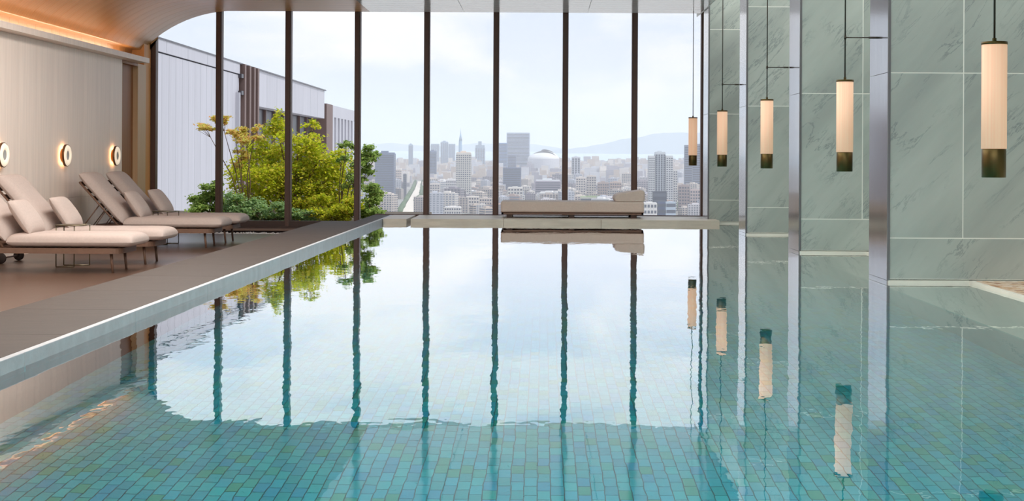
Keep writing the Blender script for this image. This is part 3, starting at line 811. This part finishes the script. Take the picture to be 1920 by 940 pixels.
def plant(name, mat, blobs, n, size, Y0, seed, base, label, cat='shrub', stems=True, group=None, thick=0.02):
    b = at(*base, Y0); b.z = -0.17
    root = tag(empty(name, b), label, cat, group)
    inv = Matrix.Translation(-b)
    m = leafmesh(blobs, n, size, Y0, seed); m.v = [tuple(inv @ Vector(p)) for p in m.v]
    m.build('foliage', mat, root, kind='stuff')
    rr = random.Random(seed+5); t = MB()
    for (bx, by, rx, ry, dd, w) in blobs:
        c = at(bx, by, Y0+dd) - b; s = Y0/F
        mid = Vector((c.x*0.35+rr.uniform(-.08, .08), c.y*0.5, c.z*0.5))
        t.tube((rr.uniform(-.04, .04), 0, 0), mid, thick, thick*0.7, n=6, caps=False); t.tube(mid, c, thick*0.7, thick*0.3, n=6, caps=False)
        for _ in range(4):
            e_ = c + Vector((rr.uniform(-.7, .7)*rx*s, rr.uniform(-.4, .4)*rx*s, rr.uniform(-.6, .7)*ry*s)); t.tube(c*0.8+mid*0.2, e_, thick*0.3, thick*0.12, n=5, caps=False)
    t.build('branches', M['bark'], root)
plant('maple_tree', M['leaf_maple'], [(470, 320, 45, 30, 0.6, 1.0), (520, 240, 26, 30, 0.3, .9), (500, 285, 40, 26, 0.5, 1.1), (560, 268, 40, 24, 0, .9), (600, 300, 50, 30, .2, 1.1), (520, 335, 60, 34, 0, 1.4),
      (600, 345, 55, 36, .4, 1.2), (490, 375, 50, 26, .6, .9), (570, 385, 70, 26, .2, 1.3), (640, 320, 30, 24, .6, .7), (640, 370, 40, 34, .4, 1.0), (450, 365, 24, 30, .3, .6), (585, 240, 18, 16, .4, .4)],
      24000, 0.062, 25.6, 1, (545, 400), 'yellow green maple tree filling the middle of the planter outside the window', 'tree', thick=0.028)
plant('maple_tree', M['leaf_rust'], [(385, 240, 24, 7, 0, .8), (415, 228, 20, 12, .2, .9), (440, 246, 22, 12, .2, .9), (462, 262, 24, 14, .1, 1.0), (452, 290, 16, 12, .3, .6), (480, 240, 14, 8, .2, .5), (440, 310, 14, 8, .2, .3)],
      2400, 0.060, 24.7, 2, (465, 400), 'sparse maple with straw coloured leaves reaching left over the grey facade', 'tree', thick=0.014)
plant('slender_tree', M['leaf_green'], [(650, 275, 16, 14, 0, .8), (665, 300, 24, 18, .1, .9), (688, 285, 20, 16, .1, .9), (700, 300, 16, 14, .2, .6), (690, 325, 18, 16, .2, .7), (665, 340, 26, 20, .1, .8), (640, 300, 10, 8, .1, .3)],
      3200, 0.058, 25.0, 3, (640, 400), 'slender green tree behind the third window bar from the left', 'tree', thick=0.014)
plant('green_shrub', M['leaf_green'], [(398, 352, 20, 16, 0, 1), (380, 380, 22, 20, .1, 1), (408, 378, 22, 24, .1, 1), (392, 398, 32, 16, 0, 1)],
      6500, 0.055, 24.4, 4, (392, 405), 'round green shrub leftmost in the planter, against the grey cladding')
plant('pale_shrub', M['leaf_pale'], [(440, 385, 22, 26, 0, 1), (475, 395, 26, 20, .1, 1), (510, 396, 26, 18, 0, 1), (548, 400, 24, 14, 0, 1), (580, 402, 24, 12, .1, 1)],
      8000, 0.05, 24.1, 5, (500, 405), 'low pale green shrub along the foot of the maple')
plant('green_shrub', M['leaf_green'], [(692, 365, 20, 20, 0, 1), (712, 362, 18, 16, .2, 1), (700, 390, 30, 18, 0, 1), (675, 392, 24, 20, 0, 1)],
      8000, 0.05, 24.5, 6, (695, 405), 'bushy light green shrub rightmost in the planter beside the skyline')
plant('russet_shrub', M['leaf_maple'], [(620, 398, 30, 18, 0, 1), (650, 395, 26, 22, .1, 1), (600, 385, 20, 18, .2, .7)],
      6000, 0.05, 24.2, 7, (625, 405), 'yellow green shrub between the second and third window bars')

# ---- neighbouring building with grey cladding
XB = -9.0
nb = tag(empty('clad_building', (XB, 30, -3)), 'long grey metal clad building with white fascia beyond the planter', 'building')
def NB(name, mat, x0, x1, y0, y1, z0, z1, bev=0.0, **kw):
    return boxobj(name, mat, x0-XB, x1-XB, y0-30, y1-30, z0+3, z1+3, nb, bev, **kw)
NB('wall_core', M['clad'], XB-6, XB-0.05, 29.0, 41.1, -3, 3.44)
y = 29.0
while y < 41.0:
    y2 = min(y+0.62, 41.0)
    NB('cladding_panel', M['clad'], XB-0.05, XB, y+0.006, y2-0.006, -3, 3.44); y = y2
y = 29.0
while y < 41.0:
    y2 = min(y+2.0, 41.0); NB('fascia_panel', M['clad'], XB-0.05, XB+0.03, y+0.008, y2-0.008, 3.47, 3.76); y = y2
NB('coping', M['clad_dark'], XB-6, XB+0.05, 29.0, 57.2, 3.76, 3.80)
for yy in (41.25, 41.95, 42.60, 43.15):
    NB('louvre', M['clad_brown'], XB-0.1, XB+0.12, yy, yy+0.22, -3, 3.78)
NB('downpipe', M['clad'], XB, XB+0.12, 40.55, 40.67, -3, 2.9)
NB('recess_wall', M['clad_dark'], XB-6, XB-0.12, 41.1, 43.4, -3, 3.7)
for dz in (3.35, 2.85): NB('bracket', M['clad_dark'], XB-0.2, XB+0.1, 40.9, 41.4, dz, dz+0.12)
y = 43.45
while y < 57.0:
    y2 = min(y+1.7, 57.05); NB('fascia_panel', M['clad'], XB-0.4, XB, y+0.01, y2-0.01, 2.62, 3.76); y = y2
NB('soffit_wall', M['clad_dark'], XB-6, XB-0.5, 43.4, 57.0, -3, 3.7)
for k in range(8): NB('window_frame', M['clad_brown'], XB-0.5, XB-0.42, 43.8+k*1.65, 43.9+k*1.65, -3, 2.62)
NB('brown_pier', M['clad_brown'], XB-0.6, XB+0.05, 57.3, 59.0, -3, 3.25)
NB('rear_wall', M['clad'], XB-6, XB-0.2, 59.0, 66.5, -3, 3.05)
NB('rear_fascia', M['clad'], XB-6, XB, 59.0, 66.6, 2.75, 3.25)
for k in range(7): NB('white_slat', M['clad'], XB-0.2, XB, 59.3+k*1.03, 59.75+k*1.03, -3, 2.75)

# =================================================================== CITY
def yg(D):       # image row (roll free) of the ground at distance D
    T = [(500, 560), (1400, 445), (2200, 402), (3000, 373), (4000, 345), (5200, 325), (6500, 311), (20000, 306)]
    for (d0, a), (d1, b) in zip(T, T[1:]):
        if D <= d1: return a + (b-a)*(D-d0)/(d1-d0)
    return 306
def gz(D): return 1.0 - (yg(D)-PY)/F*D
# ground
g_ = MB(); ds = [600, 1000, 1400, 1800, 2200, 2600, 3000, 3500, 4000, 4600, 5200, 5900, 6500]; xs = [-1.2, -.6, -.3, -.15, 0, .15, .3, .6, 1.2]
for D in ds:
    for x in xs: g_.v.append((x*D, D, gz(D)))
for i in range(len(ds)-1):
    for j in range(len(xs)-1):
        a = i*len(xs)+j; g_.f.append((a, a+1, a+len(xs)+1, a+len(xs))); g_.mi.append(0); g_.sm.append(True)
M['ground'] = principled('city_ground', srgb(150, 146, 138), 0.9, var=0.25, vscale=0.02)
g_.build('city_ground', M['ground'], None, kind='structure')
M['sea'] = principled('sea', srgb(190, 212, 222), 0.6)
s_ = MB(); z0 = gz(6500); zf = 1.0+(PY-283.2)/F*14000
s_.quad([(-9000, 6480, z0-0.5), (9000, 6480, z0-0.5), (18000, 17000, 1.0+(PY-283.2)/F*17000), (-18000, 17000, 1.0+(PY-283.2)/F*17000)])
s_.build('sea', M['sea'], None, kind='structure')
# mountains across the bay
M['hill'] = principled('mountain', srgb(112, 136, 150), 0.9, var=0.08, vscale=0.001)
def ridge(name, pts, D, label):
    m = MB(); zb = -200
    top = [at(x, y, D) for x, y in pts]
    for p in top: m.v += [(p.x, D-400, zb), (p.x, D, p.z), (p.x, D+900, zb)]
    for i in range(len(top)-1):
        a = i*3
        m.f += [(a, a+3, a+4, a+1), (a+1, a+4, a+5, a+2)]; m.mi += [0, 0]; m.sm += [True, True]
    tag(m.build(name, M['hill']), label, 'mountain')
def dense(pts, seed, amp=1.2):
    rr = random.Random(seed); out = []
    for (x0, y0), (x1, y1) in zip(pts, pts[1:]):
        n = max(2, int((x1-x0)/9))
        for i in range(n): out.append((x0+(x1-x0)*i/n, y0+(y1-y0)*i/n + rr.uniform(-amp, amp)*0.5))
    return out + [pts[-1]]
ridge('mountain_ridge', dense([(1030, 282), (1090, 277), (1140, 268), (1165, 261), (1195, 258.5), (1226, 250.5), (1262, 249), (1320, 249), (1450, 256), (1700, 262), (1900, 284)], 3), 13500, 'blue island mountain across the bay, right of the daybed')
ridge('mountain_ridge', dense([(200, 290), (500, 284), (690, 273), (730, 268), (770, 272), (840, 275), (900, 268), (960, 272), (1000, 270), (1080, 283)], 4), 15600, 'faint pale mountains behind the city left of the dome')

def cmat(name, c, v=0.04): return principled(name, c, 0.7, var=v, vscale=0.05)
WIN = principled('far_window', srgb(84, 90, 104), 0.3)
WIN2 = principled('far_window_pale', srgb(140, 146, 158), 0.3)
BM = {}
OCC = []
def free(X, Y, a, b, add=True, pad=0.0):
    for (x, y, w, d) in OCC:
        if abs(X-x) < w+a+pad and abs(Y-y) < d+b+pad: return False
    if add: OCC.append((X, Y, a, b))
    return True
def bmat(c):
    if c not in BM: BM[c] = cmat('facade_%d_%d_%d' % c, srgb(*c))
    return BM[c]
def add_windows(m, w, d, h, fl, nb_, mi, style, z0=0.0):
    e_ = 0.35
    fh = (h-z0)/fl
    for s in range(3):   # front, left, right
        L_ = w if s == 0 else d; kk = nb_ if s == 0 else max(1, int(nb_*d/w))
        for f in range(fl):
            za, zb = z0+f*fh+fh*0.32, z0+f*fh+fh*0.82
            segs = [(-L_/2*0.94, L_/2*0.94)] if style == 'band' else [(-L_/2+L_*(j+0.2)/kk, -L_/2+L_*(j+0.8)/kk) for j in range(kk)]
            if style == 'vert': za, zb = z0+f*fh+fh*0.1, z0+f*fh+fh*0.95
            for a, b in segs:
                if s == 0: m.quad([(a, -d/2-e_, za), (b, -d/2-e_, za), (b, -d/2-e_, zb), (a, -d/2-e_, zb)], mi)
                elif s == 1: m.quad([(-w/2-e_, b, za), (-w/2-e_, a, za), (-w/2-e_, a, zb), (-w/2-e_, b, zb)], mi)
                else: m.quad([(w/2+e_, a, za), (w/2+e_, b, za), (w/2+e_, b, zb), (w/2+e_, a, zb)], mi)
def city(name, xa, xb, yt, D, col, style, fl, nb_, label, depth=None, roof=0.0, wm=None, group=None, roofcol=None):
    cx = (xa+xb)/2; a, b = uv(cx, yt); w = (xb-xa)/F*D; X = a/F*D; zt = 1.0-b/F*D; zb = gz(D)-4
    h = zt-zb; d = depth or w*0.8
    OCC.append((X, D+d/2, w/2, d/2))
    root = tag(empty(name, (X, D+d/2, zb)), label, 'building', group)
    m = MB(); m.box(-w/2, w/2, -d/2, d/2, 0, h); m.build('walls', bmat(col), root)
    m = MB(); add_windows(m, w, d, h*0.97, fl, nb_, 0, style, h*0.02); m.build('windows', wm or WIN, root, kind='stuff')
    if roof:
        m = MB(); m.box(-w*0.46, w*0.46, -d*0.46, d*0.46, h, h+roof*D/F*0.4); m.box(-w*0.2, w*0.15, -d*0.3, d*0.3, h, h+roof*D/F); m.build('roof', bmat(roofcol or col), root)
    return root
LAB = 'city building'
city('tower_block', 703, 739, 288, 2900, (112, 124, 150), 'band', 26, 6, 'blue grey slab tower at the left of the skyline beside the shrubs', roof=5)
city('tower_block', 766, 774, 272, 5200, (170, 186, 204), 'grid', 20, 3, 'thin pale tower left of the fourth window bar', roof=3)
city('tower_block', 804, 818, 284, 3900, (116, 132, 160), 'band', 22, 3, 'narrow dark blue tower just right of the fourth window bar', roof=3)
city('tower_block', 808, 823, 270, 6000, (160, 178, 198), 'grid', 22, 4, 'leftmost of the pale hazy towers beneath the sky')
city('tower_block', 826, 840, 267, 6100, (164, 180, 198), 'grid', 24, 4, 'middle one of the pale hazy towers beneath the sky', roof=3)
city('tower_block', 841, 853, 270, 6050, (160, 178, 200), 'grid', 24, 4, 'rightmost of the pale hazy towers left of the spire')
city('tower_block', 855, 883, 287, 2700, (222, 216, 208), 'grid', 24, 7, 'cream apartment tower with a dense grid of windows and a flat crown', roof=4, roofcol=(232, 214, 196))
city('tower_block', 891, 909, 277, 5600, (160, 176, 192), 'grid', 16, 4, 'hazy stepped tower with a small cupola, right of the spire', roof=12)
city('tower_block', 934, 951, 268, 4700, (132, 158, 196), 'band', 24, 4, 'blue tower peeping out right of the fifth window bar')
city('hotel_block', 950, 993, 249, 5000, (178, 188, 206), 'band', 30, 8, 'large pale block rising highest over the middle of the skyline', depth=120)
city('tower_block', 952, 968, 290, 4200, (138, 148, 172), 'band', 18, 4, 'grey blue tower standing before the large pale block')
city('office_block', 943, 977, 314, 3100, (126, 134, 158), 'band', 16, 8, 'dark mauve office block above the left end of the daybed')
city('apartment_block', 952, 980, 352, 2300, (226, 220, 212), 'grid', 8, 5, 'small white apartment block right above the left part of the daybed', roof=2)
city('office_block', 856, 873, 358, 2450, (120, 112, 118), 'grid', 9, 3, 'dark grey narrow block left of the fifth window bar', roof=2)
city('apartment_block', 874, 898, 369, 2300, (232, 222, 212), 'grid', 5, 5, 'cream low block standing left of the fifth window bar', roof=1.5)
city('apartment_block', 899, 922, 372, 2250, (224, 208, 196), 'grid', 5, 5, 'beige low block touching the fifth window bar', roof=1.5)
city('apartment_block', 833, 864, 389, 2130, (236, 230, 224), 'grid', 3, 7, 'white low house with dark square windows just above the ledge', roof=2)
city('apartment_block', 836, 855, 338, 3000, (220, 214, 212), 'grid', 7, 5, 'pale apartment block left of the cream grid tower', roof=2)
city('apartment_block', 806, 824, 345, 2600, (214, 204, 198), 'grid', 9, 4, 'pale block right of the fourth window bar', roof=2)
city('apartment_block', 810, 832, 372, 2250, (176, 152, 146), 'grid', 6, 5, 'russet block low beside the fourth window bar', roof=2)
city('tower_block', 1072, 1088, 295, 3700, (210, 210, 216), 'vert', 14, 3, 'white tower with dark vertical windows right of the dome', roof=2)
city('office_block', 1003, 1052, 340, 2800, (170, 160, 172), 'band', 10, 10, 'wide mauve office block below the dome', roof=5, roofcol=(222, 222, 222))
city('apartment_block', 1080, 1098, 333, 2650, (224, 214, 206), 'grid', 12, 4, 'cream apartment block, left half of the pair right of the sixth bar', roof=2)
city('apartment_block', 1100, 1118, 330, 2700, (214, 204, 196), 'grid', 12, 4, 'beige apartment block, right half of the pair right of the sixth bar', roof=2)
city('apartment_block', 1121, 1142, 343, 2600, (178, 158, 150), 'grid', 9, 5, 'brown apartment block left of the daybed headrest', roof=3)
city('apartment_block', 1144, 1165, 342, 2650, (196, 174, 162), 'grid', 9, 5, 'tan apartment block above the daybed headrest', roof=2)
city('low_hall', 1077, 1155, 370, 2300, (206, 204, 186), 'band', 3, 20, 'long low hall with a greenish roof behind the daybed', roof=1.5, roofcol=(150, 164, 120))
city('tower_block', 1217, 1228, 292, 2250, (218, 218, 218), 'grid', 26, 3, 'left wing of the tall white apartment tower', depth=26)
city('tower_block', 1229, 1248, 286, 2250, (206, 210, 214), 'vert', 30, 4, 'tall central shaft of the white apartment tower', roof=3, depth=26)
city('tower_block', 1249, 1262, 292, 2250, (218, 218, 218), 'grid', 26, 3, 'right wing of the tall white apartment tower', depth=26)
city('tower_block', 1263, 1270, 318, 2300, (228, 224, 220), 'grid', 18, 2, 'slim white annex right of the tall white apartment tower')
city('office_block', 1225, 1250, 359, 2130, (64, 68, 84), 'band', 4, 4, 'dark blue low block before the foot of the white tower')
city('tower_block', 1284, 1298, 272, 2900, (134, 140, 158), 'band', 24, 4, 'grey blue tower directly behind the farthest pendant lamp')
city('tower_block', 1299, 1313, 270, 2950, (142, 148, 166), 'band', 24, 4, 'grey blue tower touching the last window bar')
city('apartment_block', 1273, 1293, 348, 2300, (176, 158, 154), 'grid', 9, 4, 'brown apartment block with balconies under the farthest lamp', roof=2)
city('apartment_block', 1294, 1313, 356, 2250, (196, 178, 172), 'grid', 8, 4, 'rosy apartment block beside the last window bar', roof=2)
city('office_block', 1234, 1247, 379, 2080, (84, 96, 128), 'band', 3, 3, 'navy low block right of the daybed')
city('office_block', 1249, 1267, 379, 2060, (190, 202, 214), 'band', 3, 3, 'pale blue low block right of the navy one', roof=1)
city('apartment_block', 1207, 1232, 381, 2060, (236, 230, 224), 'grid', 3, 4, 'white low house touching the daybed end', roof=2)
city('office_block', 672, 700, 322, 3300, (118, 112, 122), 'band', 14, 5, 'dark block half hidden by the slender tree')
city('tower_block', 756, 762, 326, 3000, (110, 112, 126), 'band', 12, 2, 'thin dark block at the head of the avenue')
city('apartment_block', 741, 752, 318, 3300, (214, 198, 188), 'grid', 10, 3, 'peach block right of the blue grey slab tower')
# spire
sp = at(863.5, 285, 5400)
root = tag(empty('spire_tower', (sp.x, 5400, gz(5400)-4)), 'needle spire tower standing tallest in the skyline', 'tower')
hh = at(863.5, 240, 5400).z - (gz(5400)-4); w2 = 9/F*5400/2
m = MB(); m.tube((0, 0, 0), (0, 0, hh*0.72), w2, w2*0.75, n=3); m.build('shaft', bmat((140, 172, 200)), root)
m = MB(); m.tube((0, 0, hh*0.72), (0, 0, hh*0.86), w2*0.75, w2*0.3, n=6); m.tube((0, 0, hh*0.86), (0, 0, hh), w2*0.16, w2*0.03, n=6); m.build('mast', bmat((150, 178, 204)), root)
# domed stadium
D = 4900; c = at(1019, 300, D); rr_ = 30/F*D
root = tag(empty('domed_stadium', (c.x, D+rr_, c.z-30)), 'white domed stadium with layered roof shells in front of the bay', 'stadium')
m = MB(); m.lathe([(rr_, 0), (rr_, 34)], 40); m.build('drum', bmat((206, 206, 212)), root)
for k, (s, hgt, zz) in enumerate(((1.0, 22, 34), (0.95, 27, 35), (0.88, 32, 36))):
    m = MB(); a0_, a1_ = (0, 360) if k == 0 else ((-30, 150) if k == 1 else (20, 110))
    nseg, nr = 24, 8; b0_ = 0
    for i in range(nseg+1):
        a = math.radians(a0_+(a1_-a0_)*i/nseg)
        for j in range(nr+1):
            t = math.radians(90*j/nr); m.v.append((rr_*s*math.cos(a)*math.cos(t), rr_*s*math.sin(a)*math.cos(t), zz+hgt*math.sin(t)))
    for i in range(nseg):
        for j in range(nr):
            m.f.append((i*(nr+1)+j, (i+1)*(nr+1)+j, (i+1)*(nr+1)+j+1, i*(nr+1)+j+1)); m.mi.append(0); m.sm.append(True)
    m.build('roof_shell', bmat((232, 230, 228) if k < 2 else (196, 192, 192)), root)
OCC.append((root.location.x, root.location.y, rr_, rr_)); OCC.append((sp.x, 5400, 30, 30))
# avenue with its trees and traffic
AV = [(753, 782, 2150), (760, 783, 2500), (770, 786, 3000), (778, 788, 3500), (784, 790, 4100)]
m = MB()
for xa, xb, D in AV:
    yy = yg(D)
    for x in (xa, xb): 
        X = (x-PX)/F*D; m.v.append((X, D, gz(D)+3.0))
for i in range(len(AV)-1): m.f.append((2*i, 2*i+1, 2*i+3, 2*i+2)); m.mi.append(0); m.sm.append(False)
m.build('avenue', cmat('avenue_paving', srgb(226, 214, 196), 0.08), None, kind='structure')
M['leaf_far'] = principled('far_tree', srgb(96, 116, 84), 0.9, var=0.2, vscale=0.2)
def blob(name):
    m = MB(); rr = random.Random(11); P = [(0, -.9), (.7, -.6), (1, 0), (.75, .55), (.3, .9), (0, 1)]; n_ = 8
    for (r, h) in P:
        for i in range(n_):
            a = 2*math.pi*i/n_; k_ = 1+rr.uniform(-.18, .18); m.v.append((r*k_*math.cos(a), r*k_*math.sin(a), h*(1+rr.uniform(-.1, .1))))
    for k_ in range(len(P)-1):
        for i in range(n_):
            j = (i+1) % n_; m.f.append((k_*n_+i, k_*n_+j, (k_+1)*n_+j, (k_+1)*n_+i)); m.mi.append(0); m.sm.append(True)
    return m.mesh(name, M['leaf_far'])
bl_ = blob('avenue_tree')
rr = random.Random(21)
for i in range(len(AV)-1):
    for side in (0, 1):
        (a0_, b0_, D0), (a1_, b1_, D1) = AV[i], AV[i+1]
        for t in (0.0, 0.14, 0.28, 0.42, 0.56, 0.7, 0.85):
            D = D0+(D1-D0)*t; x = (a0_+(a1_-a0_)*t-4) if side == 0 else (b0_+(b1_-b0_)*t+3)
            o = bpy.data.objects.new('avenue_tree', bl_); COL.objects.link(o)
            o.location = ((x-PX)/F*D, D, gz(D)+5); s = rr.uniform(4, 6.5); o.scale = (s*0.9, s, s*1.1)
            OCC.append((o.location.x, D, s, s))
            tag(o, 'round street tree lining the %s side of the avenue' % ('left' if side == 0 else 'right'), 'tree', 'street trees on the %s of the avenue' % ('left' if side == 0 else 'right'))
# dense fill of small buildings
protos = []
cols = [(226, 218, 210), (212, 200, 190), (198, 186, 178), (190, 168, 158), (220, 214, 214), (176, 172, 180), (236, 232, 228), (206, 190, 176), (160, 152, 158), (200, 200, 206)]
for k in range(12):
    rr = random.Random(50+k); w = rr.uniform(16, 34); d = rr.uniform(16, 28); h = rr.uniform(16, 40); fl = int(h/3.4)
    m = MB(); m.box(-w/2, w/2, -d/2, d/2, -12, h, 0); m.box(-w*.25, w*.1, -d*.2, d*.3, h, h+3.5, 0); m.box(-w/2, w/2, -d/2, -d/2+0.6, h, h+1.2, 0)
    m.box(w*.2, w*.35, -d*.1, d*.2, h, h+2.0, 0)
    add_windows(m, w, d, h, fl, max(3, int(w/4.5)), 1, rr.choice(['grid', 'grid', 'band']))
    protos.append(m.mesh('city_house', [bmat(cols[k % len(cols)]), WIN if k % 3 else WIN2]))
rr = random.Random(99)
big = [(703, 739, 2900), (855, 883, 2700), (1217, 1270, 2250), (943, 980, 2300), (1003, 1052, 2800)]
kinds = [[] for _ in range(3)]
Ds = []
D = 2080.0
while D < 6400:
    step = 60 + (D-2080)*0.035
    x = 676 + rr.uniform(0, 20)
    while x < 1345:
        Dj = D + rr.uniform(-0.4, 0.4)*step
        i_ = 0
        avx = next(((a, b) for (a, b, dd) in reversed(AV) if Dj >= dd - 250), AV[0][:2])
        wpx = rr.uniform(9, 17)*2600/D*0.9 + rr.uniform(0, 10)
        if not (740 < x < 797) or rr.random() < 0.0 or Dj > 4300:
            Ds.append((x, Dj))
        elif x < avx[0]-14 or x > avx[1]+10: Ds.append((x, Dj))
        x += wpx*1.45
    D += step
rr.shuffle(Ds)
near = sorted(Ds, key=lambda t: t[1])
zone_of = lambda D: 0 if D < 2500 else (1 if D < 3300 else 2)
gn = ['low %s house among the nearest rooftops above the ledge', 'small %s apartment house in the middle distance of the city', 'tiny hazy %s building far off towards the bay']
CN = ['cream', 'beige', 'taupe', 'tan', 'pale grey', 'mauve grey', 'white', 'sand coloured', 'dark mauve', 'light grey']
gg = ['nearest small %s buildings', 'middle distance %s buildings', 'far hazy %s buildings']
far_rest = MB()
kept = 0
for i, (x, D) in enumerate(near):
    s = rr.uniform(0.7, 1.15)
    if not free((x-PX)/F*D, D, 19*s, 17*s, add=kept < 290): continue
    if kept < 290:
        pk = rr.randrange(12); o = bpy.data.objects.new('city_house', protos[pk]); COL.objects.link(o); kept += 1
        o.location = ((x-PX)/F*D, D, gz(D)); o.scale = (s, s, s*rr.uniform(0.6, 1.2)); o.rotation_euler = (0, 0, rr.uniform(-0.5, 0.5))
        z = zone_of(D); cn = CN[pk % 10]; tag(o, gn[z] % cn, 'building', gg[z] % cn)
    else:
        w = rr.uniform(14, 34)/2; h = rr.uniform(10, 34)*rr.choice((1, 1, 1, 1.6)); X = (x-PX)/F*D; zb = gz(D); mi = rr.randrange(5)
        far_rest.box(X-w, X+w, D-w, D+w, zb-10, zb+h, mi, skip='b')
# more rows to fill the far field
for _ in range(2600):
    D = rr.uniform(3500, 6450); x = rr.uniform(600, 1420); w = rr.uniform(10, 26)/2; h = rr.uniform(8, 26)*rr.choice((1, 1, 1, 1.5, 2.0)); X = (x-PX)/F*D; zb = gz(D)
    if 740 < x < 797 and D < 4400: continue
    if not free(X, D, w, w, add=False): continue
    far_rest.box(X-w, X+w, D-w, D+w, zb-10, zb+h, rr.randrange(5), skip='b')
o = far_rest.build('distant_city', [bmat(c) for c in ((226, 218, 210), (198, 186, 178), (176, 172, 180), (206, 190, 176), (214, 214, 218))], None)
tag(o, 'hazy mass of far city blocks stretching to the bay', 'city', kind='stuff')
# scattered green among the roofs
for k in range(160):
    D = rr.uniform(2200, 5200); x = rr.uniform(690, 1320)
    if D > 3250 or not free((x-PX)/F*D, D, 20, 16): continue
    o = bpy.data.objects.new('city_tree', bl_); COL.objects.link(o); s = rr.uniform(8, 16)
    o.location = ((x-PX)/F*D, D, gz(D)+8); o.scale = (s*1.5, s, s)
    tag(o, 'clump of green trees among the city rooftops', 'tree', 'green clumps among the rooftops')
# haze over the city
hz = MB(); hz.box(-14000, 14000, 500, 17500, -400, 500); hz.build('city_haze', M['haze'], None, kind='structure')
